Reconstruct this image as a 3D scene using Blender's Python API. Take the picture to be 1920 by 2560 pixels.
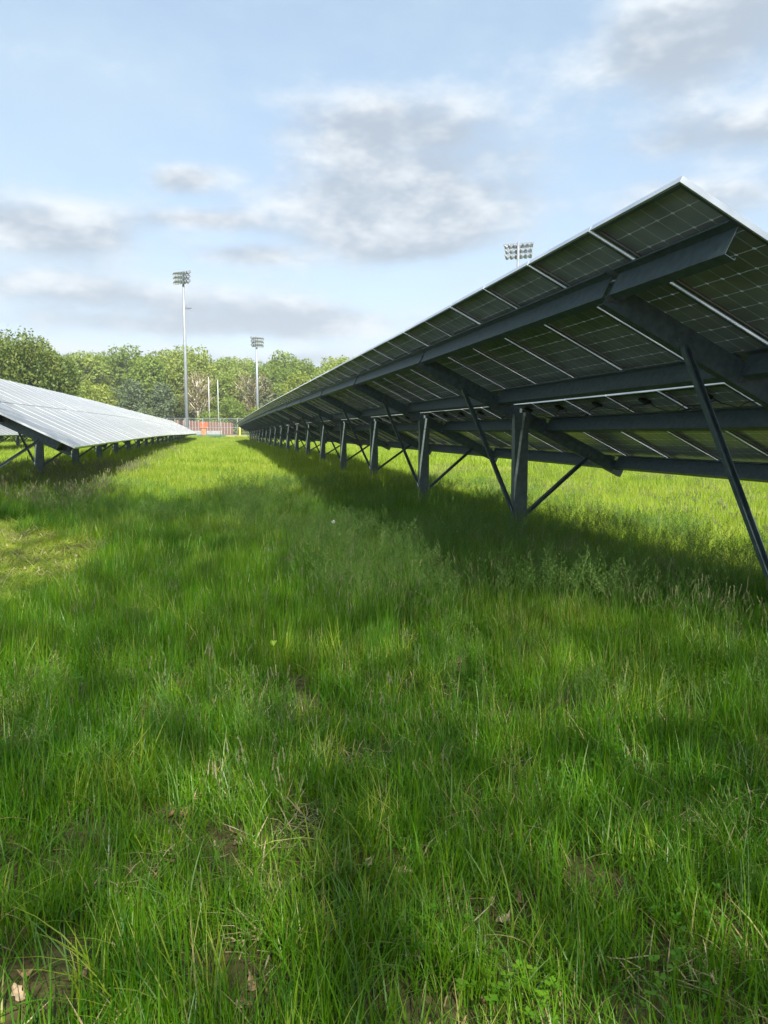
import bpy, bmesh, math, random
import numpy as np
from mathutils import Matrix, Vector

for o in list(bpy.data.objects):
    bpy.data.objects.remove(o)
scene = bpy.context.scene
COL = scene.collection
R = math.radians
rng = np.random.default_rng(7)
random.seed(7)
CZ = 1.6                       # eye height; most heights below were surveyed relative to the eye

# ------------------------------------------------------------------ camera
cam_data = bpy.data.cameras.new('camera')
cam = bpy.data.objects.new('camera', cam_data)
COL.objects.link(cam)
cam.location = (0, 0, CZ)
cam.rotation_euler = (R(90 - 5.671), 0, R(-12.379))
cam_data.sensor_fit = 'VERTICAL'
cam_data.sensor_height = 36
cam_data.lens = 36 * 1900.5 / 2560
cam_data.clip_start = 0.05
cam_data.clip_end = 3000
scene.camera = cam

# ------------------------------------------------------------------ sky, sun, exposure
SUN_EL = R(42)
SUN_DIR = Vector((0.08, -0.739, 0.669)).normalized()      # towards the sun: behind the viewer
world = bpy.data.worlds.new('World')
scene.world = world
world.use_nodes = True
WN, WL = world.node_tree.nodes, world.node_tree.links
WN.clear()


def wnode(t, **kw):
    n = WN.new(t)
    for k, v in kw.items():
        setattr(n, k, v)
    return n


def wm(op, a, b=None, c=None, clamp=False):
    n = WN.new('ShaderNodeMath')
    n.operation = op
    n.use_clamp = clamp
    for i, v in enumerate((a, b, c)):
        if v is None:
            continue
        if isinstance(v, (int, float)):
            n.inputs[i].default_value = v
        else:
            WL.new(v, n.inputs[i])
    return n.outputs[0]


def wmix(f, a, b):
    n = WN.new('ShaderNodeMix')
    n.data_type = 'RGBA'
    for s, v in ((n.inputs[0], f), (n.inputs[6], a), (n.inputs[7], b)):
        if isinstance(v, (int, float)):
            s.default_value = v
        elif isinstance(v, tuple):
            s.default_value = v
        else:
            WL.new(v, s)
    return n.outputs[2]


def wramp(v, lo, hi):
    n = WN.new('ShaderNodeMapRange')
    n.interpolation_type = 'SMOOTHSTEP'
    WL.new(v, n.inputs[0])
    n.inputs[1].default_value = lo
    n.inputs[2].default_value = hi
    return n.outputs[0]


def wnoise(vec, scale, detail=6, rough=0.55, dist=0.0):
    n = WN.new('ShaderNodeTexNoise')
    n.inputs['Scale'].default_value = scale
    n.inputs['Detail'].default_value = detail
    n.inputs['Roughness'].default_value = rough
    n.inputs['Distortion'].default_value = dist
    WL.new(vec, n.inputs['Vector'])
    return n.outputs['Fac']


sky = wnode('ShaderNodeTexSky', sky_type='NISHITA')
sky.sun_disc = False
sky.sun_elevation = SUN_EL
sky.sun_rotation = math.pi - math.atan2(0.08, 0.739)
sky.altitude = 100
sky.air_density = 1.0
sky.dust_density = 1.2
sky.ozone_density = 1.0
tc = wnode('ShaderNodeTexCoord')
DIR = tc.outputs['Generated']
sep = wnode('ShaderNodeSeparateXYZ')
WL.new(DIR, sep.inputs[0])
dx, dy, dz = sep.outputs
el = wm('ARCSINE', wm('MINIMUM', wm('MAXIMUM', dz, -1.0), 1.0))
az = wm('ARCTAN2', dx, dy)


def wvec(x, y, z):
    n = WN.new('ShaderNodeCombineXYZ')
    for s, v in zip(n.inputs, (x, y, z)):
        if isinstance(v, (int, float)):
            s.default_value = v
        else:
            WL.new(v, s)
    return n.outputs[0]


def wvm(op, a, b=None, c=None, scale=None):
    n = WN.new('ShaderNodeVectorMath')
    n.operation = op
    for i, v in enumerate((a, b, c)):
        if v is None:
            continue
        if isinstance(v, tuple):
            n.inputs[i].default_value = v
        else:
            WL.new(v, n.inputs[i])
    if scale is not None:
        WL.new(scale, n.inputs['Scale'])
    return n.outputs['Value'] if op == 'DOT_PRODUCT' else n.outputs['Vector']


# height stretched, so clouds lie flatter than tall
vec0 = wvm('MULTIPLY', DIR, (1.0, 1.0, 2.0))
vec1 = wvm('MULTIPLY_ADD', DIR, (1.0, 1.0, 2.0), (0.0, 0.0, 0.06))
n_big = wnoise(vec0, 6.0, 6, 0.60)
n_up = wnoise(vec1, 6.0, 4, 0.60)
n_wide = wnoise(vec0, 1.9, 2, 0.5)

# cumulus of the day: (azimuth, elevation, half width, half height, weight), all round the sky
CLOUDS = [
    (0.200, 0.374, 0.130, 0.044, .95), (0.225, 0.292, 0.230, 0.062, 1.1), (0.237, 0.246, 0.105, 0.030, .9),
        (0.610, 0.432, 0.180, 0.058, 1.1), (0.640, 0.338, 0.150, 0.028, .75),
    (-0.200, 0.238, 0.130, 0.036, 1.05), 
    (-0.150, 0.170, 0.230, 0.024, .80), (-0.08, 0.134, 0.30, 0.016, .72), (0.115, 0.152, 0.180, 0.022, .80), (-0.018, 0.098, 0.45, 0.016, .75),
    (-0.032, 0.306, 0.042, 0.017, .85), (-0.014, 0.262, 0.080, 0.014, .6), (0.044, 0.223, 0.070, 0.016, .7),
    (0.575, 0.272, 0.130, 0.032, .7), (0.58, 0.13, 0.30, 0.04, .8),
    (1.5, 0.30, 0.40, 0.08, .9), (-1.1, 0.30, 0.40, 0.08, .9), (2.9, 0.28, 0.50, 0.08, .9),
    (0.3, 0.85, 0.60, 0.14, .8),
]
azel = wvec(az, el, 0.0)
blob = None
vpos = None
for (a, e, ra, re, w) in CLOUDS:
    uv = wvm('MULTIPLY_ADD', azel, (1 / ra, 1 / re, 0.0), (-a / ra, -e / re, 0.0))
    g = wm('POWER', 0.33, wvm('DOT_PRODUCT', uv, uv))
    gv = wvm('SCALE', uv, scale=g)
    blob = wm('MULTIPLY', g, w) if blob is None else wm('MULTIPLY_ADD', g, w, blob)
    vpos = gv if vpos is None else wvm('ADD', vpos, gv)
sepv = wnode('ShaderNodeSeparateXYZ')
WL.new(vpos, sepv.inputs[0])
vrel = wm('DIVIDE', sepv.outputs[1], wm('ADD', blob, 0.15))
blob = wm('MINIMUM', blob, 1.2)
field = wm('ADD', wm('MULTIPLY', blob, 0.78), wm('MULTIPLY', wm('SUBTRACT', n_big, 0.5), 1.45))
dens = wramp(field, 0.08, 0.74)
veil = wramp(wm('MULTIPLY_ADD', n_big, 0.55, wm('MULTIPLY', n_wide, 0.7)), 0.48, 0.85)
# a lit top and a shaded base, from the cloud's own relief
relief = wm('MULTIPLY', wm('SUBTRACT', n_big, n_up), 3.4)
lit = wm('ADD', wm('ADD', relief, 0.38), wm('MULTIPLY', vrel, 0.34))
lit = wm('ADD', lit, wm('MULTIPLY', wm('SUBTRACT', 0.75, field), 0.55))
lit = wramp(lit, 0.05, 1.15)
SK = 0.057
cloud_col = wmix(lit, (4.05, 4.7, 5.5, 1), (7.7, 8.1, 8.4, 1))
blue = wvm('MULTIPLY', sky.outputs[0], (1.85, 1.85, 1.85))
skyc = wmix(wm('MULTIPLY_ADD', veil, 0.32, 0.46), blue, (5.3, 6.7, 7.8, 1))
lowhaze = wramp(wm('MULTIPLY', el, -1.0), -0.30, 0.0)
skyc = wmix(wm('MULTIPLY', lowhaze, 0.45), skyc, (6.4, 7.1, 7.9, 1))
final = wmix(wm('MULTIPLY', dens, 0.92), skyc, cloud_col)
final = wmix(wm('MULTIPLY', lowhaze, 0.42), final, (6.3, 7.0, 7.7, 1))
bg = wnode('ShaderNodeBackground')
bg.inputs['Strength'].default_value = SK
WL.new(final, bg.inputs['Color'])
wo = wnode('ShaderNodeOutputWorld')
WL.new(bg.outputs[0], wo.inputs['Surface'])

world.cycles.sampling_method = 'NONE'      # the sky is even enough to be found by chance
sun_data = bpy.data.lights.new('sun', 'SUN')
sun_data.energy = 5.0
sun_data.angle = R(0.53)
sun_data.color = (1.0, 0.95, 0.86)
sun = bpy.data.objects.new('sun', sun_data)
COL.objects.link(sun)
sun.rotation_euler = SUN_DIR.to_track_quat('Z', 'Y').to_euler()
sun.location = (0, -40, 60)

vs = scene.view_settings
vs.view_transform = 'Standard'
vs.look = 'None'
vs.exposure = 1.12
vs.gamma = 1.0
vs.use_curve_mapping = False
scene.render.engine = 'CYCLES'
scene.cycles.max_bounces = 5
scene.cycles.diffuse_bounces = 3
scene.cycles.glossy_bounces = 4
scene.cycles.transmission_bounces = 3
scene.cycles.transparent_max_bounces = 8
scene.cycles.sample_clamp_indirect = 4.0


# ------------------------------------------------------------------ helpers
def smooth(a, b, x):
    t = np.clip((x - a) / (b - a), 0, 1)
    return t * t * (3 - 2 * t)


class MB:
    """collects boxes, bars and tubes into one mesh"""

    def __init__(self):
        self.v, self.f, self.m = [], [], []

    def add(self, verts, faces, mat=0):
        k = len(self.v)
        self.v += [tuple(p) for p in verts]
        self.f += [tuple(i + k for i in f) for f in faces]
        self.m += [mat] * len(faces)

    def box(self, x0, x1, y0, y1, z0, z1, mat=0):
        v = [(x0, y0, z0), (x1, y0, z0), (x1, y1, z0), (x0, y1, z0), (x0, y0, z1), (x1, y0, z1), (x1, y1, z1), (x0, y1, z1)]
        self.add(v, [(0, 3, 2, 1), (4, 5, 6, 7), (0, 1, 5, 4), (1, 2, 6, 5), (2, 3, 7, 6), (3, 0, 4, 7)], mat)

    def prism(self, prof, a, b, ux, uy, mat=0):
        """extrude a closed 2-D profile from point a to point b; ux, uy span the profile plane"""
        a, b, ux, uy = Vector(a), Vector(b), Vector(ux), Vector(uy)
        n = len(prof)
        v = [a + ux * p[0] + uy * p[1] for p in prof] + [b + ux * p[0] + uy * p[1] for p in prof]
        f = [(i, (i + 1) % n, n + (i + 1) % n, n + i) for i in range(n)]
        f.append(tuple(range(n - 1, -1, -1)))
        f.append(tuple(range(n, 2 * n)))
        self.add(v, f, mat)

    def tube(self, pts, rad, seg=8, mat=0, cap=True):
        pts = [Vector(p) for p in pts]
        if isinstance(rad, (int, float)):
            rad = [rad] * len(pts)
        rings = []
        for i, p in enumerate(pts):
            d = (pts[min(i + 1, len(pts) - 1)] - pts[max(i - 1, 0)]).normalized()
            up = Vector((0, 0, 1)) if abs(d.z) < 0.9 else Vector((1, 0, 0))
            x = d.cross(up).normalized()
            y = d.cross(x).normalized()
            rings.append([p + (x * math.cos(t * 2 * math.pi / seg) + y * math.sin(t * 2 * math.pi / seg)) * rad[i] for t in range(seg)])
        v = [q for r_ in rings for q in r_]
        f = []
        for i in range(len(pts) - 1):
            for t in range(seg):
                f.append((i * seg + t, i * seg + (t + 1) % seg, (i + 1) * seg + (t + 1) % seg, (i + 1) * seg + t))
        if cap:
            f.append(tuple(range(seg)))
            f.append(tuple(range((len(pts) - 1) * seg + seg - 1, (len(pts) - 1) * seg - 1, -1)))
        self.add(v, f, mat)

    def mesh(self, name, mats, smooth_shade=False):
        me = bpy.data.meshes.new(name)
        me.from_pydata(self.v, [], self.f)
        for m in (mats if isinstance(mats, (list, tuple)) else [mats]):
            me.materials.append(m)
        if any(self.m):
            me.polygons.foreach_set('material_index', self.m)
        if smooth_shade:
            me.polygons.foreach_set('use_smooth', [True] * len(me.polygons))
        me.validate()
        me.update()
        bm = bmesh.new()
        bm.from_mesh(me)
        bmesh.ops.recalc_face_normals(bm, faces=bm.faces)
        bm.to_mesh(me)
        bm.free()
        return me


def tag(o, label=None, cat=None, group=None, kind=None):
    for k, v in (('label', label), ('category', cat), ('group', group), ('kind', kind)):
        if v:
            o[k] = v
    return o


def obj(name, me, parent=None, mat=None):
    o = bpy.data.objects.new(name, me)
    COL.objects.link(o)
    if parent is not None:
        o.parent = parent
    if mat is not None:
        o.matrix_local = mat
    return o


def empty(name, loc, rz=0.0):
    o = bpy.data.objects.new(name, None)
    o.empty_display_size = 0.3
    COL.objects.link(o)
    o.location = loc
    o.rotation_euler.z = rz
    return o


# ------------------------------------------------------------------ materials
def new_mat(name):
    m = bpy.data.materials.new(name)
    m.use_nodes = True
    n, l = m.node_tree.nodes, m.node_tree.links
    n.clear()
    out = n.new('ShaderNodeOutputMaterial')
    return m, n, l, out


def simple(name, col, rough=0.5, metal=0.0, var=0.15, scale=6.0, bump=0.0, spec=0.5, col2=None, detail=5):
    m, n, l, out = new_mat(name)
    b = n.new('ShaderNodeBsdfPrincipled')
    b.inputs['Roughness'].default_value = rough
    b.inputs['Metallic'].default_value = metal
    b.inputs['Specular IOR Level'].default_value = spec
    tcn = n.new('ShaderNodeTexCoord')
    no = n.new('ShaderNodeTexNoise')
    no.inputs['Scale'].default_value = scale
    no.inputs['Detail'].default_value = detail
    l.new(tcn.outputs['Object'], no.inputs['Vector'])
    mx = n.new('ShaderNodeMix')
    mx.data_type = 'RGBA'
    c2 = col2 or tuple(c * (1 - var * 2) for c in col)
    c1 = tuple(c * (1 + var) for c in col) if col2 is None else col
    mx.inputs[6].default_value = (*c1, 1)
    mx.inputs[7].default_value = (*c2, 1)
    rp = n.new('ShaderNodeMapRange')
    rp.inputs[1].default_value = 0.3
    rp.inputs[2].default_value = 0.7
    l.new(no.outputs['Fac'], rp.inputs[0])
    l.new(rp.outputs[0], mx.inputs[0])
    l.new(mx.outputs[2], b.inputs['Base Color'])
    if bump:
        bp = n.new('ShaderNodeBump')
        bp.inputs['Strength'].default_value = bump
        bp.inputs['Distance'].default_value = 0.02
        l.new(no.outputs['Fac'], bp.inputs['Height'])
        l.new(bp.outputs[0], b.inputs['Normal'])
    l.new(b.outputs[0], out.inputs[0])
    return m


def leafy(name, cols, trans=0.4, rough=0.5, spec=0.3, hue_obj=0.5, world_patch=0.0):
    """leaf or blade: colour from a per-leaf value and a per-plant random value; light comes through it"""
    m, n, l, out = new_mat(name)
    at = n.new('ShaderNodeAttribute')
    at.attribute_name = 'tint'
    oi = n.new('ShaderNodeObjectInfo')
    mm = n.new('ShaderNodeMath')
    mm.operation = 'MULTIPLY_ADD'
    l.new(oi.outputs['Random'], mm.inputs[0])
    mm.inputs[1].default_value = hue_obj
    m2 = n.new('ShaderNodeMath')
    m2.operation = 'MULTIPLY'
    l.new(at.outputs['Fac'], m2.inputs[0])
    m2.inputs[1].default_value = 1 - hue_obj
    l.new(m2.outputs[0], mm.inputs[2])
    fac = mm.outputs[0]
    if world_patch:
        ge = n.new('ShaderNodeNewGeometry')
        no = n.new('ShaderNodeTexNoise')
        no.inputs['Scale'].default_value = 0.55
        no.inputs['Detail'].default_value = 3
        l.new(ge.outputs['Position'], no.inputs['Vector'])
        m3 = n.new('ShaderNodeMath')
        m3.operation = 'MULTIPLY_ADD'
        sb = n.new('ShaderNodeMath')
        sb.operation = 'SUBTRACT'
        l.new(no.outputs['Fac'], sb.inputs[0])
        sb.inputs[1].default_value = 0.5
        l.new(sb.outputs[0], m3.inputs[0])
        m3.inputs[1].default_value = world_patch
        l.new(fac, m3.inputs[2])
        fac = m3.outputs[0]
    cr = n.new('ShaderNodeValToRGB')
    e = cr.color_ramp.elements
    while len(e) < len(cols):
        e.new(0.5)
    for i, c in enumerate(cols):
        e[i].position = c[0]
        e[i].color = (*c[1], 1)
    l.new(fac, cr.inputs[0])
    b = n.new('ShaderNodeBsdfPrincipled')
    b.inputs['Roughness'].default_value = rough
    b.inputs['Specular IOR Level'].default_value = spec
    l.new(cr.outputs[0], b.inputs['Base Color'])
    t = n.new('ShaderNodeBsdfTranslucent')
    hs = n.new('ShaderNodeHueSaturation')
    hs.inputs['Hue'].default_value = 0.485
    hs.inputs['Saturation'].default_value = 1.1
    hs.inputs['Value'].default_value = 1.25
    l.new(cr.outputs[0], hs.inputs['Color'])
    l.new(hs.outputs[0], t.inputs[0])
    mx = n.new('ShaderNodeMixShader')
    mx.inputs[0].default_value = trans
    l.new(b.outputs[0], mx.inputs[1])
    l.new(t.outputs[0], mx.inputs[2])
    l.new(mx.outputs[0], out.inputs[0])
    return m


M = {}
M['galv'] = simple('galvanised steel', (0.30, 0.32, 0.335), 0.42, 0.75, 0.18, 9, 0.05)
M['steel'] = simple('weathered structural steel', (0.13, 0.175, 0.20), 0.5, 0.2, 0.18, 5, 0.06)
M['post'] = simple('galvanised post steel', (0.11, 0.145, 0.15), 0.5, 0.2, 0.25, 4, 0.05)
M['alu'] = simple('anodised aluminium frame', (0.78, 0.80, 0.82), 0.32, 0.55, 0.05, 3)
M['lip'] = simple('frame flange with painted shade', (0.075, 0.095, 0.105), 0.6, 0.0, 0.2, 4)  # shade under the frame edge put into the flange colour
M['bolt'] = simple('zinc bolt', (0.20, 0.21, 0.22), 0.4, 0.8, 0.1)
M['cable'] = simple('black cable', (0.012, 0.012, 0.013), 0.5, 0, 0.1)
M['pole'] = simple('galvanised pole', (0.27, 0.295, 0.32), 0.5, 0.3, 0.08, 2)
M['lamp'] = simple('lamp housing aluminium', (0.26, 0.28, 0.30), 0.4, 0.4, 0.08, 3)
M['lens'] = simple('lamp glass', (0.55, 0.58, 0.6), 0.12, 0.2, 0.05)
M['white'] = simple('white paint', (0.42, 0.44, 0.43), 0.5, 0, 0.06, 3)
M['yellow'] = simple('yellow paint', (0.80, 0.58, 0.04), 0.5, 0, 0.08, 3)
M['orange'] = simple('orange paint', (0.62, 0.08, 0.01), 0.45, 0, 0.08, 3)
M['orange2'] = simple('faded orange plastic', (0.60, 0.17, 0.04), 0.5, 0, 0.1, 3)
M['batten'] = simple('weathered white batten', (0.40, 0.38, 0.34), 0.6, 0, 0.15, 1)
M['brown'] = simple('red brown boards', (0.14, 0.055, 0.035), 0.7, 0, 0.2, 1.5)
M['dark'] = simple('black plastic', (0.02, 0.02, 0.022), 0.5, 0, 0.1)
M['concrete'] = simple('pale concrete', (0.30, 0.30, 0.29), 0.8, 0, 0.12, 2)
M['turf'] = simple('artificial turf', (0.03, 0.12, 0.04), 0.8, 0, 0.12, 0.3)
M['clay'] = simple('orange infield clay', (0.48, 0.28, 0.10), 0.9, 0, 0.15, 0.6)
M['bark'] = simple('bark', (0.10, 0.08, 0.06), 0.9, 0, 0.3, 4, 0.3)
M['palebark'] = simple('pale sycamore bark', (0.52, 0.47, 0.38), 0.8, 0, 0.25, 1.2, 0.1)
M['dry1'] = simple('dry tan leaf', (0.26, 0.155, 0.08), 0.7, 0, 0.3, 25, 0.1)
M['dry2'] = simple('bleached dry leaf', (0.38, 0.29, 0.18), 0.7, 0, 0.25, 25, 0.1)
M['dry3'] = simple('dark rotten leaf', (0.10, 0.055, 0.03), 0.7, 0, 0.3, 25, 0.1)
M['seed'] = simple('dandelion down', (0.75, 0.76, 0.74), 0.9, 0, 0.05)
M['yleaf'] = simple('yellow green seedling leaf', (0.27, 0.40, 0.015), 0.5, 0, 0.1, 8)

# solar cells: black silicon under glass, seen from above and from the rear
M['cell'] = simple('silicon cell', (0.016, 0.020, 0.026), 0.28, 0, 0.15, 3, 0.0, 0.5)
M['cell_back'] = simple('bifacial cell rear', (0.31, 0.34, 0.43), 0.25, 0.0, 0.15, 2.2, 0.0, 0.55)
M['steel'] = simple('weathered galvanised steel', (0.105, 0.145, 0.16), 0.45, 0.25, 0.0, 16, 0.08, 0.5, (0.06, 0.088, 0.10), 8)
M['post'] = simple('stained galvanised post', (0.10, 0.135, 0.13), 0.5, 0.2, 0.0, 11, 0.08, 0.5, (0.06, 0.085, 0.08), 8)
m, n, l, out = new_mat('clear laminate between cells')
d = n.new('ShaderNodeBsdfDiffuse')
d.inputs[0].default_value = (0.20, 0.21, 0.17, 1)
t = n.new('ShaderNodeBsdfTranslucent')
t.inputs[0].default_value = (0.82, 0.85, 0.68, 1)
mx = n.new('ShaderNodeMixShader')
mx.inputs[0].default_value = 0.6
l.new(d.outputs[0], mx.inputs[1])
l.new(t.outputs[0], mx.inputs[2])
l.new(mx.outputs[0], out.inputs[0])
M['laminate'] = m
m, n, l, out = new_mat('cover glass')
tr = n.new('ShaderNodeBsdfTransparent')
tr.inputs[0].default_value = (0.93, 0.95, 0.95, 1)
gl = n.new('ShaderNodeBsdfGlossy')
gl.inputs['Roughness'].default_value = 0.26
gl.inputs[0].default_value = (0.97, 0.96, 0.94, 1)
fr = n.new('ShaderNodeFresnel')
fr.inputs[0].default_value = 1.5
no = n.new('ShaderNodeTexNoise')
no.inputs['Scale'].default_value = 1.3
no.inputs['Detail'].default_value = 6
dm = n.new('ShaderNodeBsdfDiffuse')
dm.inputs[0].default_value = (0.60, 0.58, 0.53, 1)
mp = n.new('ShaderNodeMapRange')
mp.inputs[1].default_value = 0.35
mp.inputs[2].default_value = 0.75
mp.inputs[3].default_value = 0.14
mp.inputs[4].default_value = 0.28
mx = n.new('ShaderNodeMixShader')
mx2 = n.new('ShaderNodeMixShader')
l.new(fr.outputs[0], mx.inputs[0])
l.new(tr.outputs[0], mx.inputs[1])
l.new(gl.outputs[0], mx.inputs[2])
l.new(no.outputs['Fac'], mp.inputs[0])
l.new(mp.outputs[0], mx2.inputs[0])
l.new(mx.outputs[0], mx2.inputs[1])
l.new(dm.outputs[0], mx2.inputs[2])
l.new(mx2.outputs[0], out.inputs[0])
M['glass'] = m

# chain link seen from more than a hundred metres: wires far below a pixel
m, n, l, out = new_mat('chain link mesh')
tcn = n.new('ShaderNodeTexCoord')
mpn = n.new('ShaderNodeMapping')
mpn.inputs['Rotation'].default_value = (0, R(45), 0)
l.new(tcn.outputs['Object'], mpn.inputs[0])
sx = n.new('ShaderNodeSeparateXYZ')
l.new(mpn.outputs[0], sx.inputs[0])


def wire(sock):
    a = n.new('ShaderNodeMath')
    a.operation = 'MULTIPLY'
    a.inputs[1].default_value = 1 / 0.055
    l.new(sock, a.inputs[0])
    b = n.new('ShaderNodeMath')
    b.operation = 'FRACT'
    l.new(a.outputs[0], b.inputs[0])
    c = n.new('ShaderNodeMath')
    c.operation = 'LESS_THAN'
    c.inputs[1].default_value = 0.055
    l.new(b.outputs[0], c.inputs[0])
    return c.outputs[0]


mxm = n.new('ShaderNodeMath')
mxm.operation = 'MAXIMUM'
l.new(wire(sx.outputs[0]), mxm.inputs[0])
l.new(wire(sx.outputs[2]), mxm.inputs[1])
bw = n.new('ShaderNodeBsdfPrincipled')
bw.inputs['Base Color'].default_value = (0.22, 0.24, 0.24, 1)
bw.inputs['Roughness'].default_value = 0.5
trn = n.new('ShaderNodeBsdfTransparent')
mx = n.new('ShaderNodeMixShader')
l.new(mxm.outputs[0], mx.inputs[0])
l.new(trn.outputs[0], mx.inputs[1])
l.new(bw.outputs[0], mx.inputs[2])
l.new(mx.outputs[0], out.inputs[0])
M['chain'] = m

M['grass'] = leafy('grass blade', [(0.0, (0.035, 0.135, 0.004)), (0.35, (0.072, 0.205, 0.006)), (0.7, (0.135, 0.275, 0.010)), (0.93, (0.21, 0.31, 0.030)), (1.0, (0.38, 0.32, 0.13))],
                   0.42, 0.38, 0.35, 0.30, 1.3)
M['grass_pale'] = leafy('pale seeding meadow', [(0.0, (0.16, 0.27, 0.016)), (0.35, (0.25, 0.36, 0.028)), (0.7, (0.35, 0.43, 0.06)), (1.0, (0.47, 0.47, 0.15))], 0.45, 0.5, 0.25, 0.30, 0.7)
M['grass_blue'] = leafy('blue green broad blade', [(0.0, (0.10, 0.22, 0.05)), (0.5, (0.17, 0.29, 0.08)), (1.0, (0.26, 0.36, 0.13))], 0.35, 0.35, 0.5, 0.5, 0.0)
M['stalk'] = leafy('seeding grass', [(0.0, (0.08, 0.18, 0.03)), (0.6, (0.14, 0.24, 0.055)), (1.0, (0.25, 0.29, 0.11))], 0.35, 0.6, 0.2, 0.5)
M['spike'] = leafy('ripe grass spike', [(0.0, (0.15, 0.19, 0.07)), (0.6, (0.23, 0.24, 0.12)), (1.0, (0.36, 0.33, 0.20))], 0.35, 0.6, 0.2, 0.5)
M['straw'] = leafy('bleached straw', [(0.0, (0.20, 0.15, 0.07)), (0.5, (0.36, 0.29, 0.15)), (1.0, (0.52, 0.45, 0.28))], 0.2, 0.6, 0.2, 0.3)
M['leaf_a'] = leafy('spring foliage', [(0.0, (0.105, 0.17, 0.028)), (0.5, (0.20, 0.28, 0.05)), (1.0, (0.33, 0.38, 0.09))], 0.45, 0.5, 0.3, 0.55)
M['leaf_near'] = leafy('edge of wood foliage', [(0.0, (0.06, 0.11, 0.025)), (0.5, (0.145, 0.20, 0.042)), (1.0, (0.26, 0.285, 0.075))], 0.42, 0.5, 0.3, 0.25)
M['leaf_red'] = leafy('bronze foliage', [(0.0, (0.030, 0.022, 0.016)), (0.5, (0.065, 0.05, 0.03)), (1.0, (0.11, 0.10, 0.05))], 0.2, 0.5, 0.3, 0.1)
M['leaf_yellow'] = leafy('yellow green foliage', [(0.0, (0.13, 0.19, 0.02)), (0.5, (0.21, 0.27, 0.03)), (1.0, (0.31, 0.34, 0.06))], 0.35, 0.5, 0.3, 0.3)
M['leaf_tan'] = leafy('unfolding tan leaves', [(0.0, (0.13, 0.12, 0.045)), (0.5, (0.21, 0.185, 0.075)), (1.0, (0.30, 0.26, 0.12))], 0.3, 0.6, 0.2, 0.2)
M['leaf_pine'] = leafy('pine needles', [(0.0, (0.07, 0.11, 0.05)), (0.5, (0.125, 0.17, 0.08)), (1.0, (0.20, 0.235, 0.115))], 0.2, 0.6, 0.2, 0.3)

# soil and thatch under the grass
m, n, l, out = new_mat('meadow soil')
ge = n.new('ShaderNodeNewGeometry')
n1 = n.new('ShaderNodeTexNoise')
n1.inputs['Scale'].default_value = 1.3
n1.inputs['Detail'].default_value = 8
n2 = n.new('ShaderNodeTexNoise')
n2.inputs['Scale'].default_value = 22
n2.inputs['Detail'].default_value = 8
l.new(ge.outputs['Position'], n1.inputs['Vector'])
l.new(ge.outputs['Position'], n2.inputs['Vector'])
c1 = n.new('ShaderNodeValToRGB')
c1.color_ramp.elements[0].position = 0.35
c1.color_ramp.elements[0].color = (0.035, 0.055, 0.012, 1)
c1.color_ramp.elements[1].position = 0.65
c1.color_ramp.elements[1].color = (0.075, 0.055, 0.028, 1)
c2 = n.new('ShaderNodeValToRGB')
c2.color_ramp.elements[0].position = 0.35
c2.color_ramp.elements[0].color = (0.030, 0.022, 0.012, 1)
c2.color_ramp.elements[1].position = 0.72
c2.color_ramp.elements[1].color = (0.15, 0.13, 0.05, 1)
l.new(n1.outputs['Fac'], c1.inputs[0])
l.new(n2.outputs['Fac'], c2.inputs[0])
mx = n.new('ShaderNodeMix')
mx.data_type = 'RGBA'
mx.inputs[0].default_value = 0.5
l.new(c1.outputs[0], mx.inputs[6])
l.new(c2.outputs[0], mx.inputs[7])
sp = n.new('ShaderNodeSeparateXYZ')
l.new(ge.outputs['Position'], sp.inputs[0])
mr = n.new('ShaderNodeMapRange')
mr.inputs[1].default_value = 16
mr.inputs[2].default_value = 45
l.new(sp.outputs[1], mr.inputs[0])
mf = n.new('ShaderNodeMix')
mf.data_type = 'RGBA'
l.new(mr.outputs[0], mf.inputs[0])
l.new(mx.outputs[2], mf.inputs[6])
mf.inputs[7].default_value = (0.10, 0.16, 0.022, 1)
b = n.new('ShaderNodeBsdfPrincipled')
b.inputs['Roughness'].default_value = 0.95
b.inputs['Specular IOR Level'].default_value = 0.1
l.new(mf.outputs[2], b.inputs['Base Color'])
bp = n.new('ShaderNodeBump')
bp.inputs['Strength'].default_value = 0.6
bp.inputs['Distance'].default_value = 0.03
l.new(n2.outputs['Fac'], bp.inputs['Height'])
l.new(bp.outputs[0], b.inputs['Normal'])
l.new(b.outputs[0], out.inputs[0])
M['soil'] = m

# ------------------------------------------------------------------ terrain
GLY = [-60, 0, 8, 15, 22, 30, 46, 66, 112, 127, 150, 180]
GLZ = [-1.6, -1.56, -1.48, -1.34, -1.23, -1.15, -1.03, -0.95, -0.68, -0.02, 0.32, 0.7]
GRY = [-60, 0, 11, 16, 21, 26, 31, 60, 112, 127, 150, 180]
GRZ = [-1.6, -1.6, -1.62, -1.56, -1.43, -1.32, -1.24, -1.05, -0.75, -0.05, 0.32, 0.7]


def ground_z(x, y):
    x = np.asarray(x, float)
    y = np.asarray(y, float)
    gl_ = np.interp(y, GLY, GLZ)
    gr_ = np.interp(y, GRY, GRZ)
    t = np.clip((x + 4.4) / 8.6, -0.25, 1.25)
    z = gl_ * (1 - t) + gr_ * t
    hill = smooth(150, 285, y) * (7.6 - 0.05 * np.clip(x, -120, 70)) + smooth(285, 700, y) * 10
    bump = 0.035 * np.sin(x * 1.1 + 0.7 * np.sin(y * 0.6)) * np.sin(y * 0.8 + 1.3) * smooth(-5, 3, y)
    return z + hill + bump * (1 - smooth(60, 110, y)) + CZ


def lines(segs):
    out_ = []
    for a_, b_, s_ in segs:
        out_ += list(np.arange(a_, b_, s_))
    return np.array(sorted(set(np.round(out_, 3))))


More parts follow.
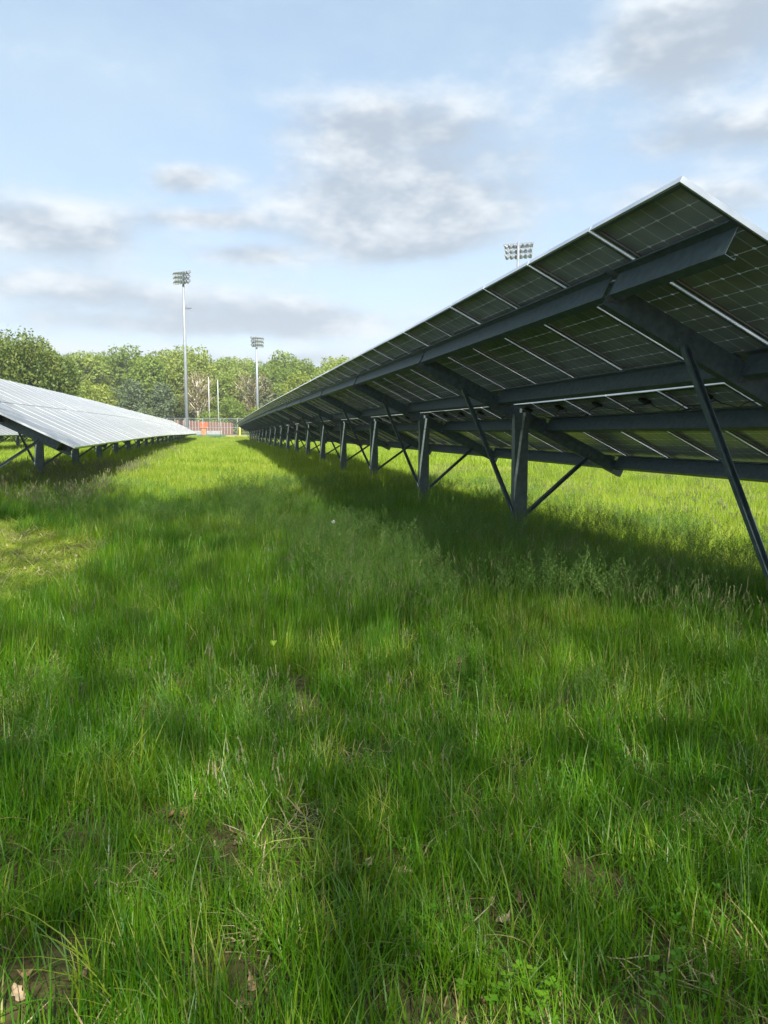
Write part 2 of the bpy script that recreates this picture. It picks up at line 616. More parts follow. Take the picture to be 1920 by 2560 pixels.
gx = lines([(-900, -160, 60), (-160, -30, 8), (-30, -12, 1.5), (-12, 14, 0.5), (14, 40, 2), (40, 160, 8), (160, 901, 60)])
gy = lines([(-120, -20, 10), (-20, -4, 2), (-4, 40, 0.5), (40, 130, 2), (130, 320, 6), (320, 1801, 80)])
GX, GY = np.meshgrid(gx, gy)
GZ = ground_z(GX, GY)
nv = len(gx)
verts = np.stack([GX, GY, GZ], -1).reshape(-1, 3)
faces = [(j * nv + i, j * nv + i + 1, (j + 1) * nv + i + 1, (j + 1) * nv + i) for j in range(len(gy) - 1) for i in range(nv - 1)]
me = bpy.data.meshes.new('ground')
me.from_pydata(verts.tolist(), [], faces)
me.materials.append(M['soil'])
me.polygons.foreach_set('use_smooth', [True] * len(me.polygons))
tag(obj('ground', me), kind='structure')


def patch(name, x0, x1, y0, y1, mat_, lift, step=3.0):
    xs = np.linspace(x0, x1, max(2, int((x1 - x0) / step) + 1))
    ys = np.linspace(y0, y1, max(2, int((y1 - y0) / step) + 1))
    A, B = np.meshgrid(xs, ys)
    # never dips below the coarse ground sheet it lies on
    Z = ground_z(A, B) + lift
    k = len(xs)
    me_ = bpy.data.meshes.new(name)
    me_.from_pydata(np.stack([A, B, Z], -1).reshape(-1, 3).tolist(), [],
                    [(j * k + i, j * k + i + 1, (j + 1) * k + i + 1, (j + 1) * k + i) for j in range(len(ys) - 1) for i in range(k - 1)])
    me_.materials.append(mat_)
    return tag(obj(name, me_), kind='structure')


patch('sports_field', -60, 60, 124, 149, M['turf'], 0.10)
patch('infield', 1.5, 12, 123.5, 131, M['clay'], 0.16)
patch('running_track', -60, 60, 131.5, 134, M['concrete'], 0.14)

# ------------------------------------------------------------------ solar arrays
TAU = 0.4622
ST, CT = math.sin(TAU), math.cos(TAU)
S_AX = Vector((CT, 0, -ST))
N_AX = Vector((ST, 0, CT))
PITCH, GAP = 1.02, 0.026
PW, PL = PITCH - GAP, 2.01 - 0.036
PURLINS = (0.436, 1.65, 2.483, 3.70)
ZD = 0.172


def panel_frame_mesh():
    b = MB()
    w, h = PW / 2, PL / 2
    t, H = 0.015, 0.035
    for s in (-1, 1):
        x0, x1 = sorted((s * w, s * (w - t)))
        b.box(x0, x1, -h, h, 0, H)
        x0, x1 = sorted((s * (w - t), s * (w - 0.040)))
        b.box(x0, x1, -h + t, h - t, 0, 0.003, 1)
        y0, y1 = sorted((s * h, s * (h - t)))
        b.box(-w + t, w - t, y0, y1, 0, H)
        y0, y1 = sorted((s * (h - t), s * (h - 0.040)))
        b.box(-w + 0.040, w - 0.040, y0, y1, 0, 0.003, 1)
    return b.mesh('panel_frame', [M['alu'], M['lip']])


def cell_sheet_mesh():
    b = MB()
    w, h = PW / 2 - 0.0152, PL / 2 - 0.0152
    z = 0.029
    b.add([(-w, -h, z), (w, -h, z), (w, h, z), (-w, h, z)], [(0, 1, 2, 3)], 0)
    zt = 0.0335
    b.add([(-w, -h, zt), (w, -h, zt), (w, h, zt), (-w, h, zt)], [(0, 1, 2, 3)], 3)
    cx, cy = 0.1580, 0.1598
    g = 0.0026
    for i in range(6):
        for j in range(12):
            x = (i - 2.5) * cx
            y = (j - 5.5) * cy
            a, c, k = cx / 2 - g, cy / 2 - g, 0.011
            ring = [(a - k, -c), (a, -c + k), (a, c - k), (a - k, c), (-a + k, c), (-a, c - k), (-a, -c + k), (-a + k, -c)]
            b.add([(x + p, y + q, z - 0.0015) for p, q in ring], [tuple(range(7, -1, -1))], 2)
            b.add([(x + p, y + q, z + 0.0015) for p, q in ring], [tuple(range(8))], 1)
    # opaque dark border round the cells
    ew, eh = 0.012, 0.018
    for zz in (z - 0.0012, z + 0.0012):
        b.add([(-w, -h, zz), (w, -h, zz), (w, -h + eh, zz), (-w, -h + eh, zz)], [(0, 1, 2, 3)], 1)
        b.add([(-w, h - eh, zz), (w, h - eh, zz), (w, h, zz), (-w, h, zz)], [(0, 1, 2, 3)], 1)
        b.add([(-w, -h + eh, zz), (-w + ew, -h + eh, zz), (-w + ew, h - eh, zz), (-w, h - eh, zz)], [(0, 1, 2, 3)], 1)
        b.add([(w - ew, -h + eh, zz), (w, -h + eh, zz), (w, h - eh, zz), (w - ew, h - eh, zz)], [(0, 1, 2, 3)], 1)
    me_ = bpy.data.meshes.new('cell_sheet')
    me_.from_pydata(b.v, [], b.f)
    for mm_ in ('laminate', 'cell', 'cell_back', 'glass'):
        me_.materials.append(M[mm_])
    me_.polygons.foreach_set('material_index', b.m)
    return me_


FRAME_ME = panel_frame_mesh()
CELL_ME = cell_sheet_mesh()

# Z purlin: profile in (s, n) ; n is the panel normal, 0 at the panel underside
f_, th, lip = 0.068, 0.004, 0.018
ZPROF = [(-f_, -0.001), (th, -0.001), (th, -ZD + th), (f_, -ZD + th), (f_, -ZD + lip), (f_ + th, -ZD + lip), (f_ + th, -ZD), (0, -ZD),
         (0, -th), (-f_ + th, -th), (-f_ + th, -lip), (-f_, -lip)]
RD, RW = 0.18, 0.085      # rafter depth and width
RTOP = -0.062


def purlin_mesh(length, name='purlin'):
    b = MB()
    b.prism(ZPROF, (0, 0, 0), (-length, 0, 0), (0, 1, 0), (0, 0, 1))
    return b.mesh(name, M['steel'])


def rafter_mesh():
    b = MB()
    t = 0.005
    y0, y1 = 0.43, 3.87
    # channel, web towards the near end
    b.box(-t, 0, y0, y1, RTOP - RD, RTOP)
    b.box(-RW, -t, y0, y1, RTOP - t, RTOP)
    b.box(-RW, -t, y0, y1, RTOP - RD, RTOP - RD + t)
    for yy in (0.50, 1.08, 1.17, 1.70, 2.08, 2.20, 2.53, 3.22, 3.31, 3.75):
        for zz in (-0.06, -0.12):
            b.tube([(0.014, yy, RTOP + zz), (-0.001, yy, RTOP + zz)], 0.013, 6)
    return b.mesh('rafter', M['steel'])


def clip_mesh():
    """angle that ties a purlin to the side of the rafter"""
    b = MB()
    b.prism([(0.004, RTOP - RD + 0.02), (0.13, RTOP - 0.075), (0.085, -0.03), (0.004, -0.015)], (0.012, 0, 0), (0.006, 0, 0), (0, 1, 0), (0, 0, 1))
    b.box(0.006, 0.07, 0.0045, 0.0105, -ZD + 0.012, -0.02)
    for zz in (-0.06, -0.12):
        b.tube([(0.035, 0.0105, zz), (0.035, 0.022, zz)], 0.011, 6)
    return b.mesh('purlin_clip', M['bolt'])


PURLIN_ME = purlin_mesh(5.1 - RW - 0.008)
RAFTER_ME = rafter_mesh()
CLIP_ME = clip_mesh()
PWX, PDY = 0.20, 0.115


def solar_row(label, x_top, y_end, overhang, nbay, prof, shade_detail):
    """prof(y): height of the top edge's underside; frames every five panels"""
    fy = [y_end + overhang + 5.1 * j for j in range(nbay + 1)]
    total = overhang * 2 + 5.1 * nbay
    ncol = int(round(total / PITCH))
    fh = [prof(y) for y in fy]

    def edge(y):
        j = min(max(int((y - fy[0]) // 5.1), 0), nbay - 1)
        sl = (fh[j + 1] - fh[j]) / 5.1
        return fh[j] + sl * (y - fy[j]), sl

    xp = x_top + 1.75
    base = Vector((xp, y_end, float(ground_z(xp, y_end))))
    root = empty('solar_array', base)
    tag(root, label, 'solar array', 'rows of ground mounted solar panels')

    def frame_at(y, s=0.0, n_=0.0, jitter=0.0):
        h, sl = edge(y)
        a = Vector((0, -1, -sl)).normalized()
        nn = a.cross(S_AX).normalized()
        p = Vector((x_top, y, h)) + S_AX * s + nn * n_ - base
        m_ = Matrix((a, S_AX, nn)).transposed().to_4x4()
        m_.translation = p
        return m_

    for c in range(ncol):
        yc = y_end + (c + 0.5) * PITCH
        for r_ in (0, 1):
            m_ = frame_at(yc, r_ * 2.023 + PL / 2, 0.0015 + random.uniform(0, 0.003))
            m_ = m_ @ Matrix.Rotation(random.gauss(0, 0.0018), 4, 'X') @ Matrix.Rotation(random.gauss(0, 0.0018), 4, 'Y')
            p = obj('solar_panel', FRAME_ME, root, m_)
            obj('cell_sheet', CELL_ME, p)
    # purlins
    for s in PURLINS:
        start = PURLIN_START.get(overhang)
        obj('purlin', start, root, frame_at(y_end + 0.05, s, 0))
        for j in range(nbay):
            obj('purlin', PURLIN_ME, root, frame_at(fy[j] + RW + 0.004, s, 0))
    for j, y in enumerate(fy):
        fr_ = frame_at(y)
        fr_.translation = Vector((x_top, y, fh[j])) - base
        a = Vector((0, -1, 0))
        m_ = Matrix((a, S_AX, N_AX)).transposed().to_4x4()
        m_.translation = Vector((x_top, y, fh[j])) - base
        obj('rafter', RAFTER_ME, root, m_)
        for s in PURLINS:
            obj('purlin_clip', CLIP_ME, root, m_ @ Matrix.Translation((0, s, 0)))
        # post: a lipped channel whose web faces along the row
        top = fh[j] - 2.1 * ST + (RTOP - RD * 0.30) * CT
        gz = float(ground_z(xp, y)) - 0.4
        b = MB()
        w2, t = PWX / 2, 0.007
        ppx = [(-w2, 0), (w2, 0), (w2, PDY), (w2 - 0.03, PDY), (w2 - 0.03, PDY - t), (w2 - t, PDY - t), (w2 - t, t), (-w2 + t, t),
               (-w2 + t, PDY - t), (-w2 + 0.03, PDY - t), (-w2 + 0.03, PDY), (-w2, PDY)]
        lean = random.gauss(0, 0.006)
        b.prism(ppx, (lean, 0, gz - base.z), (0, 0, top - base.z), (1, 0, 0), (0, 1, 0))
        b.box(-w2 - 0.012, w2 + 0.012, -0.012, -0.004, top - base.z - 0.20, top - base.z + 0.02)
        for bx in (-.06, .06):
            for bz in (-.03, -.09, -.16):
                b.tube([(bx, -0.022, top - base.z + bz), (bx, -0.012, top - base.z + bz)], 0.013, 6)
        obj('post', b.mesh('post', M['post']), root, Matrix.Translation((0.06 if j == 0 else 0.0, y - base.y - (0.185 if j == 0 else 0.125), 0)))
        # braces, from the foot of the post to the rafter
        foot = gz + 0.4 + 0.52
        for s, sx_ in ((1.12, -1), (3.26, 1)):
            top_p = Vector((x_top, y, fh[j])) + S_AX * s + N_AX * (RTOP - RD * 0.8) - base
            bot_p = Vector((xp + sx_ * (w2 - 0.02), y - 0.07, foot)) - base
            b = MB()
            d_ = (bot_p - top_p).normalized()
            side = d_.cross(Vector((0, 1, 0))).normalized()
            q = 0.026
            off = Vector((0, -0.006, 0))
            b.prism([(-q, 0), (q, 0), (q, -0.05), (q - 0.005, -0.05), (q - 0.005, -0.005), (-q + 0.005, -0.005), (-q + 0.005, -0.05), (-q, -0.05)],
                    top_p + off, bot_p + off, side, (0, 1, 0))
            obj('brace', b.mesh('brace', M['steel']), root)
    # wiring along the middle joint, near enough to be seen
    for c in range(shade_detail):
        yc = y_end + (c + 0.5) * PITCH
        m_ = frame_at(yc, 2.01 + 0.20, 0)
        b = MB()
        b.box(-0.055, 0.055, -0.045, 0.045, 0.0, 0.027)
        b.box(-0.03, 0.03, -0.06, -0.045, 0.002, 0.02)
        obj('junction_box', b.mesh('junction_box', M['dark']), root, m_)
        b = MB()
        sag = random.uniform(0.05, 0.13)
        pts = []
        for i in range(11):
            u = i / 10
            pts.append((0.03 - u * (PITCH - 0.06), 0.05 + 0.05 * math.sin(u * 9 + c), 0.006 - sag * 4 * u * (1 - u) + 0.012 * math.sin(u * 17 + c)))
        b.tube(pts, 0.0045, 5)
        if c % 2 == 0:
            b.tube([(-0.25, 0.06, -sag * 0.75), (-0.33, 0.05, -sag * 0.9)], 0.010, 6)
        obj('cable', b.mesh('cable', M['cable'], True), root, m_)
    return root


PURLIN_START = {}
for oh in (1.32, 0.70):
    PURLIN_START[oh] = purlin_mesh(oh - 0.055, 'purlin_start')


def prof_right(y):
    return CZ + float(np.interp(y, [0, 9, 14, 20, 37, 60, 94, 120], [1.343, 1.343, 1.385, 1.43, 1.55, 1.60, 1.64, 1.66]))


def prof_left(y):
    return CZ + 1.794 + float(np.interp(y, [0, 15, 22, 30, 38, 46, 66, 90, 112], [-.33, -.245, -.16, -.075, 0.0, .05, .14, .27, .42]))


def prof_far(y):
    return CZ + 1.794 + float(np.interp(y, [0, 22, 46, 112], [-.25, -.12, .05, .4]))


solar_row('long solar panel row on the right with its dark underside and posts in view', 2.4194, 3.7235, 1.32, 18, prof_right, 22)
solar_row('solar panel row on the left showing its pale glass face to the aisle', -6.20, 15.3, 0.70, 19, prof_left, 0)
solar_row('distant solar panel row at the left edge, seen under the nearer left row', -14.75, 24.0, 0.70, 11, prof_far, 0)


# ------------------------------------------------------------------ trees
def leaf_cloud(nleaf, lobes, size, seed, flat=0.0):
    """many small leaf faces over the shells of uneven lobes"""
    r_ = np.random.default_rng(seed)
    L = np.array(lobes)                                  # x y z r
    wts = L[:, 3] ** 2
    idx = r_.choice(len(L), nleaf, p=wts / wts.sum())
    d_ = r_.normal(size=(nleaf, 3))
    d_ /= np.linalg.norm(d_, axis=1)[:, None]
    rad = L[idx, 3] * np.clip(r_.normal(0.86, 0.17, nleaf), 0.2, 1.25)
    P = L[idx, :3] + d_ * rad[:, None] * np.array([1, 1, 0.8])
    nrm = d_ * 0.6 + r_.normal(size=(nleaf, 3)) * 0.6 + np.array([0, 0, 0.25 + flat])
    nrm /= np.linalg.norm(nrm, axis=1)[:, None]
    u = np.cross(nrm, r_.normal(size=(nleaf, 3)))
    u /= np.linalg.norm(u, axis=1)[:, None]
    v = np.cross(nrm, u)
    s = size * r_.uniform(0.6, 1.35, nleaf)[:, None]
    V = np.empty((nleaf, 4, 3))
    bend = nrm * s * 0.18
    V[:, 0] = P + u * s
    V[:, 1] = P + v * s * 0.55 + bend
    V[:, 2] = P - u * s
    V[:, 3] = P - v * s * 0.55 + bend
    tint = np.clip(r_.normal(0.5, 0.2, nleaf) + (r_.uniform(-.18, .18, len(L)))[idx], 0, 1)
    return V.reshape(-1, 3), np.repeat(tint, 4)


def crown_mesh(name, V, tint, mat_):
    me_ = bpy.data.meshes.new(name)
    k = len(V) // 4
    me_.vertices.add(len(V))
    me_.vertices.foreach_set('co', V.astype(np.float32).ravel())
    me_.loops.add(k * 4)
    me_.loops.foreach_set('vertex_index', np.arange(k * 4, dtype=np.int32))
    me_.polygons.add(k)
    me_.polygons.foreach_set('loop_start', np.arange(0, k * 4, 4, dtype=np.int32))
    me_.polygons.foreach_set('loop_total', np.full(k, 4, dtype=np.int32))
    me_.materials.append(mat_)
    at_ = me_.attributes.new('tint', 'FLOAT', 'POINT')
    at_.data.foreach_set('value', tint.astype(np.float32))
    me_.update()
    return me_


def make_lobes(H, Rr, nl, seed, low=0.3, cone=0.0):
    r_ = np.random.default_rng(seed)
    lobes = []
    zc, rz = H * (0.5 + low / 2), H * (1 - low) / 2
    for i in range(nl):
        t = (i + 0.5) / nl
        zz = -0.92 + 1.84 * t
        rr = math.sqrt(max(0.03, 1 - zz * zz)) * (1 - cone * t)
        a = i * 2.399963 + r_.uniform(-.5, .5)
        k = r_.uniform(0.45, 0.82)
        lr = Rr * r_.uniform(0.24, 0.42) * (1 - 0.45 * cone * t)
        lobes.append((math.cos(a) * rr * Rr * k, math.sin(a) * rr * Rr * k, zc + zz * rz * 0.86, lr))
    lobes.append((0, 0, zc, Rr * 0.45))
    return lobes


def trunk_mesh(name, H, lobes, mat_, seed, rad=None, nlimb=9):
    r_ = random.Random(seed)
    b = MB()
    rad = rad or H * 0.018
    pts, rr = [], []
    for i in range(7):
        u = i / 6
        pts.append((0.25 * math.sin(u * 3 + seed) * u, 0.25 * math.cos(u * 2.3 + seed) * u, -0.4 + u * H * 0.86))
        rr.append(rad * (1.25 - 1.1 * u))
    b.tube(pts, rr, 7)
    for L in r_.sample(lobes, min(nlimb, len(lobes))):
        z0 = max(H * 0.18, L[2] - H * r_.uniform(0.16, 0.3))
        u = min(z0 / (H * 0.86), 0.9)
        s0 = Vector((0.25 * math.sin(u * 3 + seed) * u, 0.25 * math.cos(u * 2.3 + seed) * u, z0))
        e0 = Vector(L[:3])
        mid = s0.lerp(e0, 0.5) + Vector((r_.uniform(-.3, .3), r_.uniform(-.3, .3), r_.uniform(0, .5)))
        b.tube([s0, mid, e0], [rad * 0.5 * (1.1 - u * .5), rad * 0.32, rad * 0.1], 5)
        for _ in range(2):
            e1 = e0 + Vector((r_.uniform(-1, 1), r_.uniform(-1, 1), r_.uniform(0, 1))) * L[3] * 0.9
            b.tube([mid, mid.lerp(e1, .6), e1], [rad * 0.24, rad * .15, rad * 0.05], 4)
    return b.mesh(name, mat_, True)


def tree(name, label, x, y, H, Rr, leaf_mat, bark_mat, seed, nleaf, size, nl=26, low=0.25, group=None, cone=0.0, nlimb=9, rad=None, cat='tree'):
    root = empty(name, (x, y, float(ground_z(x, y))), seed * 1.3)
    tag(root, label, cat, group)
    lb = make_lobes(H, Rr, nl, seed, low, cone)
    V, ti = leaf_cloud(nleaf, lb, size, seed)
    obj('crown', crown_mesh('crown', V, ti, leaf_mat), root)
    obj('trunk', trunk_mesh('trunk', H, lb, bark_mat, seed, rad, nlimb), root)
    return root


# wood on the hillside: reads as one mass of crowns
hidden = bpy.data.collections.new('wood tree kinds')
for i in range(7):
    H, Rr = [15, 17, 13, 16, 14, 16, 15][i], [4.6, 5.0, 4.8, 4.2, 5.2, 3.4, 4.6][i]
    pine = i == 5
    lb = make_lobes(H, Rr, 34, 100 + i, 0.03, 0.5 if pine else 0.0)
    V, ti = leaf_cloud(5200, lb, 0.30 if not pine else 0.26, 200 + i)
    b = trunk_mesh('wood_tree_%d' % i, H, lb, M['bark'], 100 + i)
    tm = crown_mesh('wood_crown', V, ti, M['leaf_pine'] if pine else M['leaf_a'])
    bm = bmesh.new()
    bm.from_mesh(tm)
    k0 = len(bm.faces)
    bm.from_mesh(b)
    bm.faces.ensure_lookup_table()
    for fc in bm.faces[k0:]:
        fc.material_index = 1
    bm.to_mesh(tm)
    bm.free()
    tm.materials.append(M['bark'])
    o = bpy.data.objects.new('wood_kind_%d' % i, tm)
    hidden.objects.link(o)


def scatter_object(name, P, rot, scl, idx, coll):
    """one object that carries an instance of the collection's meshes on each of its points"""
    me_ = bpy.data.meshes.new(name)
    me_.vertices.add(len(P))
    me_.vertices.foreach_set('co', np.asarray(P, np.float32).ravel())
    a_ = me_.attributes.new('rot', 'FLOAT_VECTOR', 'POINT')
    a_.data.foreach_set('vector', np.asarray(rot, np.float32).ravel())
    a_ = me_.attributes.new('scl', 'FLOAT_VECTOR', 'POINT')
    a_.data.foreach_set('vector', np.asarray(scl, np.float32).ravel())
    a_ = me_.attributes.new('kind_index', 'INT', 'POINT')
    a_.data.foreach_set('value', np.asarray(idx, np.int32))
    o_ = obj(name, me_)
    ng = bpy.data.node_groups.new(name + ' scatter', 'GeometryNodeTree')
    ng.interface.new_socket('Geometry', in_out='INPUT', socket_type='NodeSocketGeometry')
    ng.interface.new_socket('Geometry', in_out='OUTPUT', socket_type='NodeSocketGeometry')
    N, L = ng.nodes, ng.links
    gi, go = N.new('NodeGroupInput'), N.new('NodeGroupOutput')
    ci = N.new('GeometryNodeCollectionInfo')
    ci.inputs['Collection'].default_value = coll
    ci.inputs['Separate Children'].default_value = True
    ci.inputs['Reset Children'].default_value = True
    ip = N.new('GeometryNodeInstanceOnPoints')
    ip.inputs['Pick Instance'].default_value = True

    def named(nm, ty):
        q = N.new('GeometryNodeInputNamedAttribute')
        q.data_type = ty
        q.inputs['Name'].default_value = nm
        return next(s for s in q.outputs if s.enabled and s.name == 'Attribute')
    L.new(gi.outputs[0], ip.inputs['Points'])
    L.new(ci.outputs[0], ip.inputs['Instance'])
    L.new(named('kind_index', 'INT'), ip.inputs['Instance Index'])
    er = N.new('FunctionNodeEulerToRotation')
    L.new(named('rot', 'FLOAT_VECTOR'), er.inputs[0])
    L.new(er.outputs[0], ip.inputs['Rotation'])
    L.new(named('scl', 'FLOAT_VECTOR'), ip.inputs['Scale'])
    L.new(ip.outputs[0], go.inputs[0])
    mod = o_.modifiers.new('scatter', 'NODES')
    mod.node_group = ng
    return o_


pts = []
for y in np.arange(172, 330, 7.2):
    for x in np.arange(-110, 140, 6.0):
        if -0.36 * y < x < 0.75 * y:
            pts.append((x + rng.uniform(-3, 3), y + rng.uniform(-3.5, 3.5)))
P = np.array(pts)
P3 = np.column_stack([P, ground_z(P[:, 0], P[:, 1]) - 0.3])
kn = len(P3)
sc = rng.uniform(0.62, 1.18, kn)
idx = rng.choice(7, kn, p=[.17, .17, .17, .17, .16, .06, .10])
tag(scatter_object('hillside_wood', P3, np.column_stack([np.zeros(kn), np.zeros(kn), rng.uniform(0, 6.28, kn)]),
                   np.column_stack([sc * rng.uniform(.9, 1.15, kn), sc * rng.uniform(.9, 1.15, kn), sc]), idx, hidden),
    'bright green spring wood covering the hillside behind the sports field', 'wood', kind='stuff')

# single trees one can tell apart
tree('bronze_tree', 'dark bronze leaved tree cut off by the left edge', -22.6, 77.5, 13.2, 2.6, M['leaf_red'], M['bark'], 3, 5000, 0.16, 24, 0.1)
tree('broadleaf_tree', 'dense green tree next to the bronze tree behind the left solar row', -21.3, 84, 11.6, 5.0, M['leaf_near'], M['bark'], 4, 13000, 0.17, 34, 0.05)
tree('thin_topped_tree', 'tree with a sparse see-through top behind the left solar row', -18.6, 86, 11.4, 2.9, M['leaf_near'], M['bark'], 5, 4200, 0.17, 22, 0.3, nlimb=16)
tree('leafy_tree', 'rounded leafy tree at the right end of the left tree group', -18.3, 92, 10.6, 3.7, M['leaf_near'], M['bark'], 6, 12000, 0.17, 34, 0.03)
tree('green_bush', 'low yellow green bush at the foot of the left tree group', -16.6, 98, 5.6, 3.6, M['leaf_yellow'], M['bark'], 7, 5000, 0.17, 22, 0.0, cat='bush')
tree('leafy_tree', 'tall tree filling in behind the bronze tree on the far left', -25.5, 96, 13.0, 5.0, M['leaf_near'], M['bark'], 8, 9000, 0.2, 30, 0.1)
tree('sycamore_tree', 'tan sycamore with white limbs right of the nearest light pole', -3.6, 164, 13.0, 4.2, M['leaf_tan'], M['palebark'], 11, 2000, 0.20, 30, 0.30, nlimb=26, rad=0.34)
tree('sycamore_tree', 'tan sycamore with pale limbs behind the farther light pole', 7.6, 169, 13.2, 5.4, M['leaf_tan'], M['palebark'], 12, 2500, 0.20, 32, 0.30, nlimb=28, rad=0.34)
tree('leafy_tree', 'small bright green tree between the two sycamores', 3.6, 158, 7.2, 3.2, M['leaf_a'], M['bark'], 13, 4200, 0.2, 22, 0.05)
tree('pine_tree', 'grey green pine standing left of the nearest light pole', -10.5, 160, 10.6, 3.6, M['leaf_pine'], M['bark'], 14, 4200, 0.22, 26, 0.1, cone=0.5)
tree('pine_tree', 'widest grey green pine midway along the wood edge', -16.5, 163, 11.4, 4.2, M['leaf_pine'], M['bark'], 15, 4600, 0.22, 26, 0.1, cone=0.4)
tree('broadleaf_tree', 'light green tree at wood edge beside the left tree group', -24.0, 166, 10.4, 5.0, M['leaf_yellow'], M['bark'], 16, 5200, 0.24, 28, 0.05)
tree('yellow_tree', 'yellow green tree rising just above the right solar row', 17.4, 164, 13.4, 4.4, M['leaf_yellow'], M['bark'], 17, 5200, 0.24, 28, 0.1)
tree('broadleaf_tree', 'tall dark green tree nearest the roofline of right solar row', 25.0, 152, 16.2, 5.2, M['leaf_a'], M['bark'], 18, 6500, 0.24, 30, 0.1)
tree('broadleaf_tree', 'green tree with round top behind the yellow green tree', 20.5, 190, 17.6, 4.6, M['leaf_a'], M['bark'], 19, 5200, 0.26, 28, 0.2)
tree('leafy_tree', 'olive tree behind the fence left of first sycamore', -6.8, 168, 8.0, 3.4, M['leaf_near'], M['bark'], 20, 4000, 0.22, 22, 0.0)
tree('green_bush', 'bush behind the brown board wall under first sycamore', -1.2, 157, 4.6, 3.2, M['leaf_a'], M['bark'], 21, 3000, 0.2, 18, 0.0, cat='bush')
tree('green_bush', 'bush right of the small bright green tree', 9.0, 158, 5.4, 3.6, M['leaf_yellow'], M['bark'], 22, 3000, 0.2, 18, 0.0, cat='bush')
tree('green_bush', 'dull green bush below the widest pine', -14.0, 154, 4.8, 4.0, M['leaf_pine'], M['bark'], 23, 3600, 0.2, 18, 0.0, cat='bush')
# unseen trees at the viewer's back: leaf layer shaped to shade the near grass
def shade_canopy():
    r_ = np.random.default_rng(77)
    nl = 70000
    P_ = np.column_stack([r_.uniform(-15, 11, nl), r_.uniform(-25, 2.0, nl), r_.uniform(15.5, 21.5, nl)])
    # the spot each leaf shades
    gx_ = P_[:, 0] - P_[:, 2] * SUN_DIR.x / SUN_DIR.z
    gy_ = P_[:, 1] - P_[:, 2] * SUN_DIR.y / SUN_DIR.z
    wob = 1.6 * np.sin(gx_ * 0.9) + 1.1 * np.sin(gx_ * 2.3 + 1)
    keep_ = (gx_ < 6.6 - 0.30 * np.clip(gy_ - 5, 0, 30)) & (gy_ < 19.0 + wob)
    prob = 0.72 + 0.28 * smooth(5, 11, gy_)
    keep_ &= r_.uniform(size=nl) < prob * (1 - 0.6 * smooth(16.5, 20, gy_ - wob))
    # leaves thinned on purpose here, letting more sun onto the mown patch
    keep_ &= ~((((gx_ + 4.0) / 2.8) ** 2 + ((gy_ - 9.6) / 3.8) ** 2 < 1) & (r_.uniform(size=nl) < 0.5))
    P_ = P_[keep_]
    stems = [(-12, -16, 'airy tree behind the viewer, farthest left'), (-7, -20, 'airy tree behind the viewer, second from left'), (-3, -13, 'airy tree straight behind the viewer'),
             (1.5, -19, 'airy tree behind the viewer, right of centre'), (7.5, -15, 'airy tree behind the viewer, farthest right')]
    near_ = np.argmin(np.stack([(P_[:, 0] - a) ** 2 + (P_[:, 1] - b_) ** 2 for a, b_, c in stems]), 0)
    for k, (a, b_, lab) in enumerate(stems):
        g_ = float(ground_z(a, b_))
        root = empty('shade_tree', (a, b_, g_))
        tag(root, lab, 'tree')
        Q = P_[near_ == k] - np.array([a, b_, g_])
        nq = len(Q)
        nr = r_.normal(size=(nq, 3)) + np.array([0, 0, .5])
        nr /= np.linalg.norm(nr, axis=1)[:, None]
        u = np.cross(nr, r_.normal(size=(nq, 3)))
        u /= np.linalg.norm(u, axis=1)[:, None]
        v = np.cross(nr, u)
        sz = 0.12 * r_.uniform(.6, 1.35, nq)[:, None]
        V = np.stack([Q + u * sz, Q + v * sz * .55, Q - u * sz, Q - v * sz * .55], 1).reshape(-1, 3)
        obj('crown', crown_mesh('crown', V, np.repeat(np.clip(r_.normal(.5, .2, nq), 0, 1), 4), M['leaf_a']), root)
        lb = [(float(q[0]), float(q[1]), float(q[2]), 0.6) for q in Q[r_.choice(nq, 14)]]
        obj('trunk', trunk_mesh('trunk', 19.0, lb, M['bark'], 40 + k, 0.16, 5), root)


shade_canopy()


# ------------------------------------------------------------------ sports ground
def light_tower(label, x, y, ztop, rz, width, box_at=None, top_extra=0):
    g = float(ground_z(x, y))
    root = empty('light_tower', (x, y, g), rz)
    tag(root, label, 'light tower', 'floodlight towers of the sports field')
    H = ztop - g
    b = MB()
    b.tube([(0, 0, -0.3), (0, 0, H * .5), (0, 0, H)], [0.34, 0.26, 0.17], 14)
    obj('pole', b.mesh('pole', M['pole'], True), root)
    for r_ in range(3):
        z = H - 0.15 - r_ * 0.71
        wd = width * (1.0 if r_ else 1.06)
        b = MB()
        b.box(-wd / 2, wd / 2, -0.30, -0.21, z - 0.045, z + 0.045)
        b.box(-0.1, 0.1, -0.30, 0.0, z - 0.12, z - 0.05)
        obj('crossarm', b.mesh('crossarm', M['pole']), root)
        k = 6 + (top_extra if r_ == 0 else 0)
        for i in range(k):
            xx = -wd / 2 + wd * (i + 0.5) / k
            lm = LAMP_ME
            m_ = Matrix.Translation((xx, -0.34, z - 0.28)) @ Matrix.Rotation((i - (k - 1) / 2) * -0.22, 4, 'Z') @ Matrix.Rotation(R(28), 4, 'X')
            f = obj('floodlight', lm, root, m_)
            obj('lens', LENS_ME, f)
    if box_at:
        b = MB()
        b.box(0.2, 1.15, -0.05, 0.05, H * box_at - 0.05, H * box_at + 0.03)
        b.box(0.5, 1.5, -0.2, 0.2, H * box_at - 0.22, H * box_at - 0.06)
        b.tube([(0.3, 0, H * box_at), (0.6, 0, H * box_at + 0.35)], 0.04, 6)
        obj('side_fixture', b.mesh('side_fixture', M['lamp']), root)
    return root


